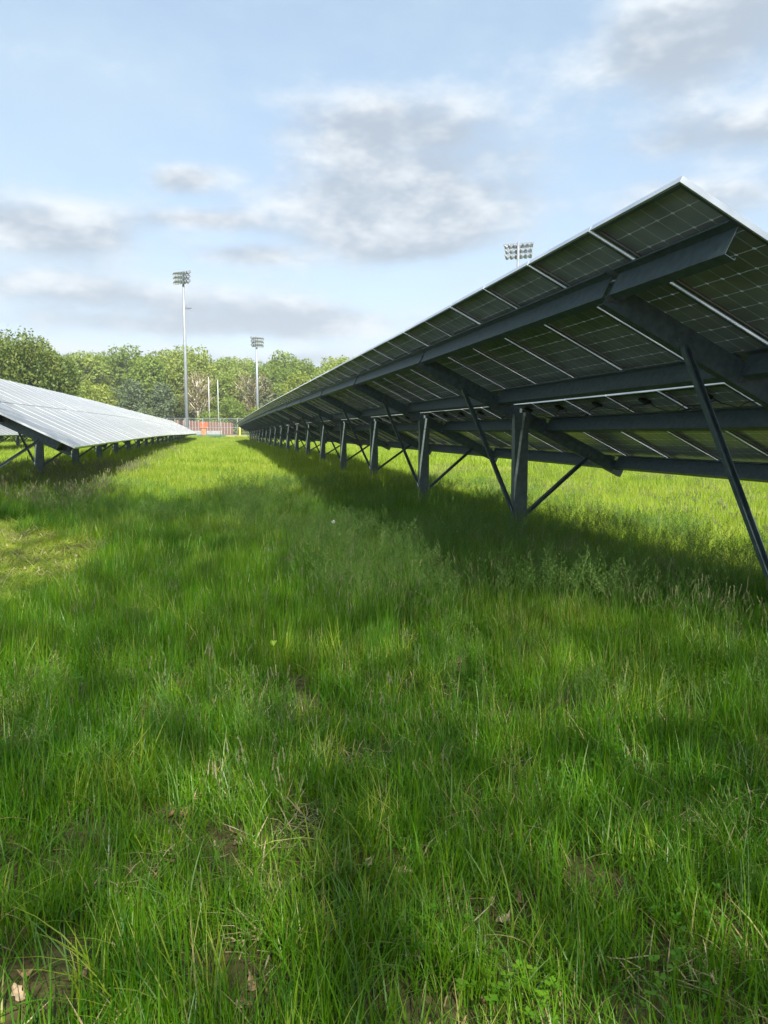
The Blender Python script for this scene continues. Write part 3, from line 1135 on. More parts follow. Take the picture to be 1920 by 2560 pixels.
def lathe(prof, seg, axis_mat):
    b = MB()
    v, f = [], []
    for (r_, a_) in prof:
        for t in range(seg):
            q = 2 * math.pi * t / seg
            v.append(axis_mat @ Vector((r_ * math.cos(q), r_ * math.sin(q), a_)))
    for i in range(len(prof) - 1):
        for t in range(seg):
            f.append((i * seg + t, i * seg + (t + 1) % seg, (i + 1) * seg + (t + 1) % seg, (i + 1) * seg + t))
    b.add(v, f)
    return b


ax = Matrix.Rotation(R(90), 4, 'X')
lb_ = lathe([(0.02, -0.34), (0.13, -0.30), (0.14, -0.12), (0.26, 0.06), (0.31, 0.20), (0.31, 0.30)], 12, ax)
lb_.box(-0.03, 0.03, 0.05, 0.11, 0.1, 0.32)
LAMP_ME = lb_.mesh('floodlight', M['lamp'], True)
LENS_ME = lathe([(0.01, 0.205), (0.295, 0.205)], 12, ax).mesh('lens', M['lens'])

light_tower('tall light tower left of the aisle, standing clear against the clouds', -4.85, 134.5, 29.1, R(-38), 3.4, 0.78)
light_tower('slim light tower in front of the wood, above the point where the rows meet', 8.45, 160.6, 22.0, R(25), 2.8)
light_tower('light tower showing only its lamps above the right solar row', 41.7, 102.6, 28.6, R(150), 4.0, None, 1)

# chain link fence along the end of the rows
fx0, fx1, fy_ = -24.0, 40.0, 126.0
g0 = float(ground_z(-2, fy_))
fence = empty('chain_link_fence', (fx0, fy_, g0))
tag(fence, 'tall chain link fence with top rail across the end of the aisle', 'fence')
b = MB()
b.box(0, fx1 - fx0, -0.001, 0.001, 0.05, 2.95)
me = bpy.data.meshes.new('wire_mesh')
me.from_pydata([(0, 0, .05), (fx1 - fx0, 0, .05), (fx1 - fx0, 0, 2.95), (0, 0, 2.95)], [], [(0, 1, 2, 3)])
me.materials.append(M['chain'])
obj('wire_mesh', me, fence)
b = MB()
b.tube([(0, 0.03, 0), (0, 0.03, 3.0)], 0.045, 8)
FP = b.mesh('fence_post', M['pole'], True)
for i in range(24):
    obj('post', FP, fence, Matrix.Translation((i * 2.74, 0, 0)))
for z in (2.97, 1.5):
    b = MB()
    b.tube([(0, 0.03, z), (fx1 - fx0, 0.03, z)], 0.032, 6)
    obj('rail', b.mesh('rail', M['pole'], True), fence)

# brown board wall with white battens behind the fence
wx0, wy = -7.6, 149.6
gw = float(ground_z(-3, wy))
wall = empty('board_wall', (wx0, wy, gw))
tag(wall, 'red brown board wall with white upright battens beyond the fence', 'wall')
b = MB()
b.box(0.008, 0.532, -0.03, 0.03, 0.0, 2.75)
BD = b.mesh('board', M['brown'])
b = MB()
b.box(-0.032, 0.032, -0.09, -0.031, 0.0, 2.9)
BT = b.mesh('batten', M['batten'])
for i in range(20):
    hk = 1.0 - 0.010 * i
    obj('board', BD, wall, Matrix.Translation((i * 0.54, 0, 0)) @ Matrix.Diagonal((1, 1, hk * random.uniform(.985, 1.015), 1)))
    obj('batten', BT, wall, Matrix.Translation((i * 0.54, 0, 0)) @ Matrix.Diagonal((1, 1, hk * random.uniform(.97, 1.02), 1)))
for i in range(2):
    b = MB()
    b.box(0, 5.2, -1.1 - i * 0.7, -0.5 - i * 0.7, 0.0, 0.75 - i * 0.35)
    b.box(-0.05, 5.25, -1.15 - i * 0.7, -0.45 - i * 0.7, 0.75 - i * 0.35, 0.80 - i * 0.35)
    o = obj('concrete_step', b.mesh('concrete_step', M['concrete']), None, Matrix.Translation((wx0 + 3.4, wy, gw)))
    tag(o, ('upper' if i == 0 else 'lower') + ' pale bench step in front of the brown board wall', 'bench')


# orange machine on the field
g = float(ground_z(-2.1, 139.6))
om = empty('orange_machine', (-2.15, 139.6, g))
tag(om, 'orange stand with a boxy hood on the turf behind the fence', 'machine')
b = MB()
b.prism([(-0.68, 1.55), (0.68, 1.55), (0.68, 2.15), (0.55, 2.28), (-0.55, 2.28), (-0.68, 2.15)], (0, -0.4, 0), (0, 0.4, 0), (1, 0, 0), (0, 0, 1))
obj('hood', b.mesh('hood', M['orange']), om)
b = MB()
b.box(-0.55, 0.75, -0.5, 0.45, 1.40, 1.545)
obj('ledge', b.mesh('ledge', M['orange2']), om)
b = MB()
b.prism([(-0.30, 0.05), (0.25, 0.05), (0.42, 1.0), (0.36, 1.395), (-0.36, 1.395), (-0.42, 1.0)], (0, -0.3, 0), (0, 0.3, 0), (1, 0, 0), (0, 0, 1))
obj('chute', b.mesh('chute', M['orange2']), om)
b = MB()
for s in (-1, 1):
    b.tube([(s * 0.5, 0.35, 0), (s * 0.4, 0.3, 1.45)], 0.04, 6)
obj('legs', b.mesh('legs', M['dark']), om)


def pole(name, label, cat, x, y, z0, z1, rad, mat_, group=None):
    g_ = float(ground_z(x, y))
    b_ = MB()
    z0 = g_ - 0.2 if z0 is None else z0
    b_.tube([(0, 0, z0 - g_), (0, 0, (z1 - g_) * .6), (0, 0, z1 - g_)], [rad, rad * .95, rad * .85], 10)
    b_.tube([(0, 0, z1 - g_), (0, 0, z1 - g_ + rad)], [rad * .85, rad * .3], 10)
    o_ = obj(name, b_.mesh(name, mat_, True), None, Matrix.Translation((x, y, g_)))
    return tag(o_, label, cat, group)


pole('net_pole', 'left one of two thin white poles beside first sycamore', 'pole', -1.27, 155.8, None, 13.2, 0.11, M['white'], 'thin white poles on the field')
pole('net_pole', 'right one of two thin white poles beside first sycamore', 'pole', 0.49, 155.3, None, 12.7, 0.10, M['white'], 'thin white poles on the field')
pole('yellow_pole', 'shorter yellow upright left of the farther light tower', 'pole', 7.2, 179.3, None, 10.2, 0.13, M['yellow'], 'yellow uprights')
pole('yellow_pole', 'taller yellow upright close to the farther light tower', 'pole', 8.05, 179.4, None, 12.9, 0.12, M['yellow'], 'yellow uprights')
pole('padded_post', 'short thick yellow post where the right row ends', 'post', 3.95, 133.0, None, 3.2, 0.16, M['yellow'])
pole('white_post', 'thick white post just right of tall light tower', 'post', -5.0, 138.3, None, 7.6, 0.17, M['white'])
b = MB()
b.tube([(0, 0, 0), (0, 0, 3.3)], 0.05, 8)
b.box(-0.12, 0.5, -0.1, 0.1, 3.25, 3.42)
gb = float(ground_z(-7, 126.5))
tag(obj('camera_post', b.mesh('camera_post', M['dark']), None, Matrix.Translation((-7.3, 126.5, gb))), 'small black fixture on a post above end of left row', 'post')

# ------------------------------------------------------------------ grass
grass_kinds = bpy.data.collections.new('grass kinds')
seed_kinds = bpy.data.collections.new('seed head kinds')


def ribbon_tuft(nb, hmin, hmax, wmin, wmax, spread, segs, seed, lean=0.5, stiff=1.0):
    r_ = np.random.default_rng(seed)
    V, F, T = [], [], []
    for _ in range(nb):
        a = r_.uniform(0, 2 * math.pi)
        rr = spread * math.sqrt(r_.uniform(0, 1))
        p0 = np.array([math.cos(a) * rr, math.sin(a) * rr, -0.01])
        h = r_.uniform(hmin, hmax) * (0.75 + 0.35 * r_.uniform())
        w = r_.uniform(wmin, wmax) / 2
        b_ = r_.uniform(0, 2 * math.pi)
        out_ = np.array([math.cos(b_), math.sin(b_), 0])
        side = np.array([-math.sin(b_), math.cos(b_), 0])
        tw = r_.uniform(-0.8, 0.8)
        ln = abs(r_.normal(0, lean)) * stiff
        tint = np.clip(r_.normal(0.45, 0.26), 0, 0.95)
        if r_.uniform() < 0.05:
            tint = 1.0 / 0.7
        k = len(V)
        for i in range(segs + 1):
            u = i / segs
            ang = ln * (0.25 + 1.25 * u)
            pos = p0 + out_ * h * u * math.sin(ang) + np.array([0, 0, h * u * math.cos(ang * 0.9)])
            sd = side * math.cos(tw * u) + out_ * math.sin(tw * u)
            ww = w * (1 - u ** 2.2) * (0.75 + 0.5 * min(u * 3, 1) * .5)
            if i == segs:
                V.append(pos)
                T.append(tint)
            else:
                V += [pos - sd * ww, pos + sd * ww]
                T += [tint, tint]
        for i in range(segs):
            if i == segs - 1:
                F.append((k + 2 * i, k + 2 * i + 1, k + 2 * i + 2))
            else:
                F.append((k + 2 * i, k + 2 * i + 1, k + 2 * i + 3, k + 2 * i + 2))
    return V, F, T


def tint_mesh(name, V, F, T, mats, MI=None):
    me_ = bpy.data.meshes.new(name)
    me_.from_pydata([tuple(v) for v in V], [], F)
    for m_ in mats:
        me_.materials.append(m_)
    if MI:
        me_.polygons.foreach_set('material_index', MI)
    at_ = me_.attributes.new('tint', 'FLOAT', 'POINT')
    at_.data.foreach_set('value', [float(t_) for t_ in T])
    me_.update()
    return me_


def register(coll, name, me_):
    o_ = bpy.data.objects.new(name, me_)
    coll.objects.link(o_)


# names sort alphabetically, which is the order Collection Info uses
NK = 6
for i in range(NK):        # a: near turf, unit height about 0.2 m
    register(grass_kinds, 'a%d near turf' % i, tint_mesh('turf', *ribbon_tuft(30, 0.10, 0.25, 0.0024, 0.0066, 0.085, 5, 300 + i, 0.48), [M['grass']]))
for i in range(NK):        # b: mid meadow, about 0.4 m
    register(grass_kinds, 'b%d mid meadow' % i, tint_mesh('meadow', *ribbon_tuft(32, 0.22, 0.46, 0.0035, 0.0075, 0.12, 4, 400 + i, 0.34), [M['grass']]))
for i in range(NK):        # c: distant meadow
    register(grass_kinds, 'c%d far meadow' % i, tint_mesh('far_meadow', *ribbon_tuft(14, 0.22, 0.50, 0.012, 0.024, 0.34, 3, 500 + i, 0.34), [M['grass_pale']]))
for i in range(3):         # d: coarse broad blades
    register(grass_kinds, 'd%d broad blades' % i, tint_mesh('broad', *ribbon_tuft(7, 0.16, 0.30, 0.004, 0.007, 0.05, 7, 600 + i, 0.7), [M['grass_blue'] if i else M['grass']]))
for i in range(NK):        # e: mid meadow gone to seed, paler
    register(grass_kinds, 'e%d pale meadow' % i, tint_mesh('pale_meadow', *ribbon_tuft(32, 0.22, 0.46, 0.004, 0.009, 0.13, 4, 650 + i, 0.34), [M['grass_pale']]))


def meadow_patch(nclump, per, size, hmin, hmax, wmin, wmax, segs, seed, pale, lean):
    """a square of sward: blades in uneven clumps, some of them gone pale"""
    r_ = np.random.default_rng(seed)
    nb = nclump * per
    cl = np.repeat(np.arange(nclump), per)
    cc = r_.uniform(-size / 2, size / 2, (nclump, 2))
    ch = r_.uniform(0.62, 1.18, nclump)
    ca = r_.uniform(0, 2 * math.pi, nclump)
    ct = r_.normal(0, 0.10, nclump)
    root = cc[cl] + r_.normal(0, 0.055 * size ** 0.5 + 0.02, (nb, 2))
    h = r_.uniform(hmin, hmax, nb) * ch[cl]
    w = r_.uniform(wmin, wmax, nb) / 2
    az_ = np.where(r_.uniform(size=nb) < .5, ca[cl] + r_.normal(0, .6, nb), r_.uniform(0, 2 * math.pi, nb))
    out_ = np.column_stack([np.cos(az_), np.sin(az_), np.zeros(nb)])
    side = np.column_stack([-np.sin(az_), np.cos(az_), np.zeros(nb)])
    tw = r_.uniform(-.9, .9, nb)
    ln = np.abs(r_.normal(0, lean, nb))
    tint = np.clip(r_.normal(.45, .19, nb) + ct[cl], 0, .9)
    tint[r_.uniform(size=nb) < .03] = 1.4
    rows = []
    for i in range(segs + 1):
        u = i / segs
        ang = ln * (0.25 + 1.25 * u)
        pos = np.column_stack([root, np.full(nb, -0.01)]) + out_ * (h * u * np.sin(ang))[:, None]
        pos[:, 2] += h * u * np.cos(ang * .9)
        sd_ = side * np.cos(tw * u)[:, None] + out_ * np.sin(tw * u)[:, None]
        ww = (w * (1 - u ** 2.2) * (0.75 + 0.25 * min(u * 3, 1)))[:, None]
        if i == segs:
            rows.append(pos[:, None, :])
        else:
            rows.append(np.stack([pos - sd_ * ww, pos + sd_ * ww], 1))
    V = np.concatenate(rows, 1)
    k = V.shape[1]
    o_ = np.arange(nb) * k
    q = np.concatenate([np.stack([o_ + 2 * i, o_ + 2 * i + 1, o_ + 2 * i + 3, o_ + 2 * i + 2], 1) for i in range(segs - 1)])
    t_ = np.stack([o_ + 2 * segs - 2, o_ + 2 * segs - 1, o_ + 2 * segs], 1)
    pm = (r_.uniform(size=nb) < pale).astype(int)
    F = q.tolist() + t_.tolist()
    MI = np.concatenate([np.tile(pm, segs - 1), pm]).tolist()
    return V.reshape(-1, 3).tolist(), F, np.repeat(tint, k), [M['grass'], M['grass_pale']], MI


def clover(seed):
    r_ = np.random.default_rng(seed)
    V, F, T = [], [], []
    for _ in range(16):
        a, b_ = r_.uniform(0, 6.28, 2)
        c = np.array([math.cos(a), math.sin(a), 0]) * .11 * math.sqrt(r_.uniform())
        h = r_.uniform(.04, .10)
        t_ = r_.uniform(.1, .6)
        k = len(V)
        V += [c + [-.0008, 0, 0], c + [.0008, 0, 0], c + [0, 0, h]]
        F.append((k, k + 1, k + 2))
        T += [t_] * 3
        for q in range(3):
            an = b_ + q * 2.094
            o_, p_ = np.array([math.cos(an), math.sin(an), .25]), np.array([-math.sin(an), math.cos(an), 0])
            L_ = r_.uniform(.011, .018)
            k = len(V)
            m_ = c + [0, 0, h]
            V += [m_, m_ + o_ * L_ * .6 + p_ * L_ * .5, m_ + o_ * L_ * 1.1, m_ + o_ * L_ * .6 - p_ * L_ * .5]
            F.append((k, k + 1, k + 2, k + 3))
            T += [t_] * 4
    return V, F, T


for i in range(4):                      # i: clover, sorted after the swards
    register(grass_kinds, 'i%d clover' % i, tint_mesh('clover', *clover(930 + i), [M['grass']]))
PN = 4
KIND_F = 4 * NK + 3                     # sorted position of the first patch kind
for p_, frac in enumerate((0.08, 0.40, 0.80)):
    for i in range(PN):                 # f: squares 0.8 m wide
        register(grass_kinds, 'f%d%d sward' % (p_, i), tint_mesh('sward', *meadow_patch(70, 19, 0.85, 0.20, 0.45, 0.0038, 0.0080, 4, 820 + 10 * p_ + i, frac, 0.36)))
for p_, frac in enumerate((0.08, 0.40, 0.80)):
    for i in range(PN):                 # g: squares 1.2 m wide
        register(grass_kinds, 'g%d%d sward' % (p_, i), tint_mesh('sward', *meadow_patch(95, 18, 1.3, 0.20, 0.46, 0.0050, 0.0105, 4, 860 + 10 * p_ + i, frac, 0.36)))
for i in range(PN):                     # h: squares 2.2 m wide, far off
    register(grass_kinds, 'h%d sward' % i, tint_mesh('far_sward', *meadow_patch(130, 17, 2.4, 0.20, 0.50, 0.011, 0.024, 3, 900 + i, 0.85, 0.34)))


def panicle(seed, hgt, n_st, spread, dense, spikelet, open_):
    r_ = np.random.default_rng(seed)
    V, F, T, MI = [], [], [], []

    def strip(p, q, w, t, mi):
        d_ = np.array(q) - np.array(p)
        s = np.cross(d_, r_.normal(size=3))
        s = s / (np.linalg.norm(s) + 1e-9) * w
        k = len(V)
        V.extend([np.array(p) - s, np.array(p) + s, np.array(q) + s * .6, np.array(q) - s * .6])
        F.append((k, k + 1, k + 2, k + 3))
        T.extend([t] * 4)
        MI.append(mi)
    for _ in range(n_st):
        a = r_.uniform(0, 6.28)
        p = np.array([math.cos(a), math.sin(a), 0]) * spread * r_.uniform()
        d_ = np.array([r_.normal(0, .16), r_.normal(0, .16), 1.0])
        d_ /= np.linalg.norm(d_)
        h = hgt * r_.uniform(.75, 1.15)
        bend = np.array([r_.normal(0, .10), r_.normal(0, .10), 0])
        stem = [p + d_ * h * u + bend * h * u * u for u in np.linspace(0, 1, 6)]
        t = r_.uniform(0, 1)
        for i in range(5):
            strip(stem[i], stem[i + 1], 0.0011, t * .5, 0)
        top, ax_ = stem[-1], (stem[-1] - stem[-2])
        ax_ = ax_ / np.linalg.norm(ax_)
        Lh = h * (0.30 if open_ else 0.16)
        nn_ = dense
        for i in range(nn_):
            u = i / nn_
            base_ = top - ax_ * Lh * (1 - u) + 0
            a = r_.uniform(0, 6.28)
            rad_ = (open_ * (1 - u) * h * 0.13 + 0.004) * r_.uniform(.5, 1.1)
            e_ = base_ + np.array([math.cos(a), math.sin(a), 0]) * rad_ + ax_ * rad_ * 0.7
            if open_:
                strip(base_, e_, 0.0006, t, 0)
                for _k in range(3):
                    c_ = base_ + (e_ - base_) * r_.uniform(.5, 1.1)
                    strip(c_, c_ + ax_ * spikelet + r_.normal(size=3) * .002, spikelet * .28, t, 0)
            else:
                strip(base_, base_ + ax_ * spikelet * 1.6 + np.array([math.cos(a), math.sin(a), 0]) * spikelet * .55, spikelet * .30, t, 1)
    return V, F, T, [M['stalk'], M['spike']], MI


for i in range(5):
    register(seed_kinds, 'a%d panicle' % i, tint_mesh('panicle', *panicle(700 + i, 0.60, 5, 0.16, 13, 0.0085, 1.0)))
for i in range(4):
    register(seed_kinds, 'b%d spike' % i, tint_mesh('spike', *panicle(750 + i, 0.46, 4, 0.14, 26, 0.0075, 0)))
for i in range(4):
    register(seed_kinds, 'c%d coarse panicle' % i, tint_mesh('coarse_panicle', *panicle(780 + i, 0.60, 9, 0.30, 12, 0.014, 1.0)))
for i in range(3):
    register(seed_kinds, 'd%d coarse spike' % i, tint_mesh('coarse_spike', *panicle(800 + i, 0.58, 9, 0.30, 18, 0.017, 0)))


def straw(seed):
    """dead stems lying over one another"""
    r_ = np.random.default_rng(seed)
    V, F, T, MI = [], [], [], []
    for _ in range(12):
        a, b_ = r_.uniform(0, 6.28, 2)
        p = np.array([math.cos(a) * r_.uniform(0, .1), math.sin(a) * r_.uniform(0, .1), r_.uniform(.005, .06)])
        d_ = np.array([math.cos(b_), math.sin(b_), r_.normal(.15, .3)]) * r_.uniform(.05, .16)
        sd_ = np.cross(d_, [0, 0, 1.0])
        sd_ = sd_ / np.linalg.norm(sd_) * r_.uniform(.0012, .003)
        mid = p + d_ * .5 + np.array([0, 0, r_.uniform(-.01, .02)])
        k = len(V)
        V += [p - sd_, p + sd_, mid - sd_, mid + sd_, p + d_]
        F += [(k, k + 1, k + 3, k + 2), (k + 2, k + 3, k + 4)]
        T += [r_.uniform(.3, 1.0)] * 5
        MI += [1, 1]
    return V, F, T, [M['stalk'], M['straw']], MI


for i in range(4):
    register(seed_kinds, 'e%d straw' % i, tint_mesh('straw', *straw(840 + i)))


def vnoise(x, y, s, seed):
    """smooth value noise"""
    r_ = np.random.default_rng(seed)
    tab = r_.uniform(0, 1, (64, 64))
    u, v = x / s + 200, y / s + 200
    i, j = np.floor(u).astype(int), np.floor(v).astype(int)
    a, b_ = u - i, v - j
    a, b_ = a * a * (3 - 2 * a), b_ * b_ * (3 - 2 * b_)
    g_ = lambda p, q: tab[p % 64, q % 64]
    return (g_(i, j) * (1 - a) + g_(i + 1, j) * a) * (1 - b_) + (g_(i, j + 1) * (1 - a) + g_(i + 1, j + 1) * a) * b_


BARE = [(-0.27, 3.11, .17), (-0.53, 2.22, .16), (-0.05, 2.85, .12), (0.05, 2.04, .13), (1.05, 2.9, .11), (1.91, 2.66, .12), (0.91, 2.19, .13), (1.33, 2.23, .10),
        (-0.40, 5.62, .16), (0.55, 2.55, .10), (-0.75, 2.75, .12), (-1.1, 4.6, .14), (0.30, 3.65, .08), (-0.65, 1.95, .14), (1.55, 1.95, .10), (0.60, 1.80, .10)]


def mown(x, y):
    """short patch left of the aisle"""
    q = ((x + 4.2) / 2.95) ** 2 + ((y - 9.4) / 4.2) ** 2
    q += 0.5 * (vnoise(x, y, 0.7, 5) - 0.5)
    return 1 - smooth(0.75, 1.1, q)


def polar(n_, d0, d1, a0, a1):
    d_ = np.sqrt(rng.uniform(d0 * d0, d1 * d1, n_))
    a_ = rng.uniform(R(a0), R(a1), n_)
    return d_ * np.sin(a_), d_ * np.cos(a_), d_


def area(d0, d1, a0, a1):
    return 0.5 * (d1 * d1 - d0 * d0) * R(a1 - a0)


GP, GR_, GS, GI = [], [], [], []


def add_grass(x, y, hgt, wid, kind0, nk, tilt=0.10):
    k = len(x)
    GP.append(np.column_stack([x, y, ground_z(x, y) - 0.01]))
    GR_.append(np.column_stack([rng.normal(0, tilt, k) + 0.04, rng.normal(0, tilt, k), rng.uniform(0, 6.28, k)]))
    GS.append(np.column_stack([wid, wid, hgt]))
    GI.append(rng.integers(kind0, kind0 + nk, k))


# near
for (d0, d1, den, a0, a1) in ((0.9, 4.0, 200, -40, 56), (4.0, 9.0, 120, -28, 48)):
    x, y, d_ = polar(int(den * area(d0, d1, a0, a1)), d0, d1, a0, a1)
    keep = rng.uniform(0, 1, len(x)) < (0.55 + 1.1 * smooth(0.25, 0.6, vnoise(x, y, 0.33, 1)))
    for bx, by, br in BARE:
        keep &= ((x - bx) ** 2 + (y - by) ** 2 > (br * (0.6 + 0.8 * rng.uniform(0, 1, len(x))) * 0.85) ** 2)
    x, y, d_ = x[keep], y[keep], d_[keep]
    lush = vnoise(x, y, 0.9, 2)
    h = (0.75 + 0.75 * lush + 0.7 * smooth(3.0, 8.0, d_)) * rng.uniform(0.75, 1.2, len(x))
    mo = mown(x, y)
    h = h * (1 - 0.80 * mo)
    pale = rng.uniform(0, 1, len(x)) < 0.04 + 0.4 * (mo > .5)
    w_ = rng.uniform(0.85, 1.2, len(x))
    add_grass(x[~pale], y[~pale], h[~pale], w_[~pale], 0, NK)
    add_grass(x[pale], y[pale], h[pale] * .52, w_[pale] * .75, 3 * NK + 3, NK)
x, y, d_ = polar(520, 1.2, 6.5, -45, 60)
add_grass(x, y, rng.uniform(.6, 1.1, len(x)), rng.uniform(.8, 1.2, len(x)), 3 * NK, 3)
x, y, d_ = polar(160, 1.2, 6.0, -40, 56)
k_ = vnoise(x, y, 0.6, 12) > 0.5
add_grass(x[k_], y[k_], rng.uniform(.9, 1.6, k_.sum()), rng.uniform(.9, 1.3, k_.sum()), KIND_F + 7 * PN, 4)
# middle and far: squares of sward laid edge to edge
x, y, d_ = polar(int(22 * area(5.5, 9.0, -30, 52)), 5.5, 9.0, -30, 52)
h = (0.55 + 0.55 * vnoise(x, y, 1.6, 3)) * rng.uniform(0.8, 1.2, len(x)) * (smooth(4.5, 8.5, d_) * 0.6 + 0.35) * (1 - 0.75 * mown(x, y))
add_grass(x, y, h, rng.uniform(0.9, 1.3, len(x)), NK, NK)


def tiles(step, d0, d1, a0, a1, kind0, npale):
    ext = np.arange(-d1, d1, step)
    X, Y = np.meshgrid(ext, ext)
    X, Y = X.ravel() + rng.uniform(-.1, .1, X.size) * step, Y.ravel() + rng.uniform(-.1, .1, X.size) * step
    D, A = np.hypot(X, Y), np.degrees(np.arctan2(X, Y))
    k_ = (D > d0) & (D <= d1) & (A > a0) & (A < a1) & (Y < 123) & (mown(X, Y) < 0.35)
    X, Y, D = X[k_], Y[k_], D[k_]
    n_ = len(X)
    h_ = 0.62 + 0.48 * vnoise(X, Y, 1.9, 3)
    h_ *= 1 + 0.35 * np.exp(-((X - 4.2) / 1.4) ** 2) + 0.35 * np.exp(-((X + 4.0) / 2.0) ** 2) * smooth(12, 15, Y)
    h_ *= 1 - 0.33 * np.exp(-((X + 0.2) / 1.5) ** 2) * smooth(14, 22, Y)
    if npale > 1:
        p_ = np.maximum(smooth(4.2, 6.0, X), smooth(13, 20, Y)) * 2.1 + rng.normal(0, .22, n_) + (vnoise(X, Y, 2.2, 8) - .5) * .8
        kind = kind0 + np.clip(np.round(p_), 0, 2).astype(int) * PN + rng.integers(0, PN, n_)
    else:
        kind = kind0 + rng.integers(0, PN, n_)
    GP.append(np.column_stack([X, Y, ground_z(X, Y) - 0.01]))
    sl = (ground_z(X, Y + .5) - ground_z(X, Y - .5))
    GR_.append(np.column_stack([np.zeros(n_), np.zeros(n_), rng.integers(0, 4, n_) * (math.pi / 2) + rng.normal(0, .08, n_)]))
    GS.append(np.column_stack([np.ones(n_), np.ones(n_), h_ * rng.uniform(.93, 1.07, n_)]))
    GI.append(kind)


tiles(0.74, 8.6, 15.0, -30, 50, KIND_F, 3)
tiles(1.14, 15.0, 28.0, -28, 48, KIND_F + 3 * PN, 3)
tiles(2.1, 28.0, 62.0, -27, 46, KIND_F + 6 * PN, 1)
tiles(2.1, 62.0, 126.0, -18, 14, KIND_F + 6 * PN, 1)
# short sward in the mown patch
x = rng.uniform(-7.0, -1.0, 6000)
y = rng.uniform(5.0, 13.8, 6000)
k_ = mown(x, y) > 0.25
add_grass(x[k_], y[k_], rng.uniform(.10, .22, k_.sum()), rng.uniform(.8, 1.1, k_.sum()), 3 * NK + 3, NK, 0.25)
tag(scatter_object('meadow_grass', np.concatenate(GP), np.concatenate(GR_), np.concatenate(GS), np.concatenate(GI), grass_kinds),
    'uncut green meadow grass between and under the solar rows', 'grass', kind='stuff')

GP, GR_, GS, GI = [], [], [], []


def zone(n_, x0, x1, y0, y1, kind0, nk, smin, smax, clump=0.45):
    x_ = rng.uniform(x0, x1, n_)
    y_ = rng.uniform(y0, y1, n_)
    k_ = (vnoise(x_, y_, 0.9, kind0 + 20) > clump * rng.uniform(.6, 1.2, n_)) & (mown(x_, y_) < .2)
    x_, y_ = x_[k_], y_[k_]
    s_ = rng.uniform(smin, smax, len(x_))
    add_grass(x_, y_, s_, s_, kind0, nk, 0.12)


x, y, d_ = polar(700, 1.2, 6.5, -40, 56)
k_ = vnoise(x, y, 0.33, 1) < 0.55
add_grass(x[k_], y[k_], np.full(k_.sum(), 1.0), np.full(k_.sum(), 1.0), 16, 4, 0.05)
x, y = rng.uniform(-6.5, -1.5, 220), rng.uniform(7, 13, 220)
k_ = mown(x, y) > .6
add_grass(x[k_], y[k_], np.full(k_.sum(), 1.4), np.full(k_.sum(), 1.6), 16, 4, 0.05)
zone(900, 0.9, 6.4, 5.4, 10.5, 0, 5, 0.75, 1.15, 0.30)
zone(220, -1.2, 4.0, 3.2, 7.0, 0, 5, 0.55, 0.85, 0.6)
zone(750, 0.2, 7.0, 9.5, 20, 9, 4, 0.65, 0.95, 0.4)
zone(450, -3.0, 1.0, 10, 20, 9, 4, 0.5, 0.75, 0.55)
zone(420, 0.6, 5.0, 4.2, 9.5, 5, 4, 0.75, 1.1, 0.5)
zone(240, -1.5, 2.0, 2.6, 8.0, 5, 4, 0.5, 0.85, 0.6)
zone(850, -7.0, -2.2, 12.5, 26, 13, 3, 0.6, 0.95, 0.4)
zone(220, -3.2, -2.0, 24, 50, 13, 3, 0.6, 0.9, 0.5)
zone(500, 6.0, 16.0, 9, 26, 13, 3, 0.55, 0.8, 0.4)
tag(scatter_object('seeding_grass', np.concatenate(GP), np.concatenate(GR_), np.concatenate(GS), np.concatenate(GI), seed_kinds),
    'tall seeding grass stalks with pale heads standing above the meadow', 'grass', kind='stuff')


# ------------------------------------------------------------------ dry leaves, flower, seedling
def dry_leaf_mesh(seed, mat_):
    r_ = random.Random(seed)
    V, F = [], []
    nu, nw = 9, 4
    for i in range(nu):
        u = i / (nu - 1)
        wv = math.sin(math.pi * min(1, u * 0.96 + 0.03)) * (1 + 0.35 * math.sin(u * 19 + seed)) * 0.026
        for j in range(nw + 1):
            t_ = j / nw * 2 - 1
            V.append(((u - .5) * 0.11, t_ * wv, 0.030 * (u - .5) ** 2 * 4 * r_.uniform(.6, 1.3) + 0.017 * t_ * t_ * math.sin(u * 4 + seed) + r_.uniform(0, .003)))
    for i in range(nu - 1):
        for j in range(nw):
            k = i * (nw + 1) + j
            F.append((k, k + 1, k + nw + 2, k + nw + 1))
    b_ = MB()
    b_.add(V, F)
    b_.tube([(-.055, 0, .03), (-.075, .004, .028)], 0.0012, 4)
    return b_.mesh('dry_leaf', mat_, True)


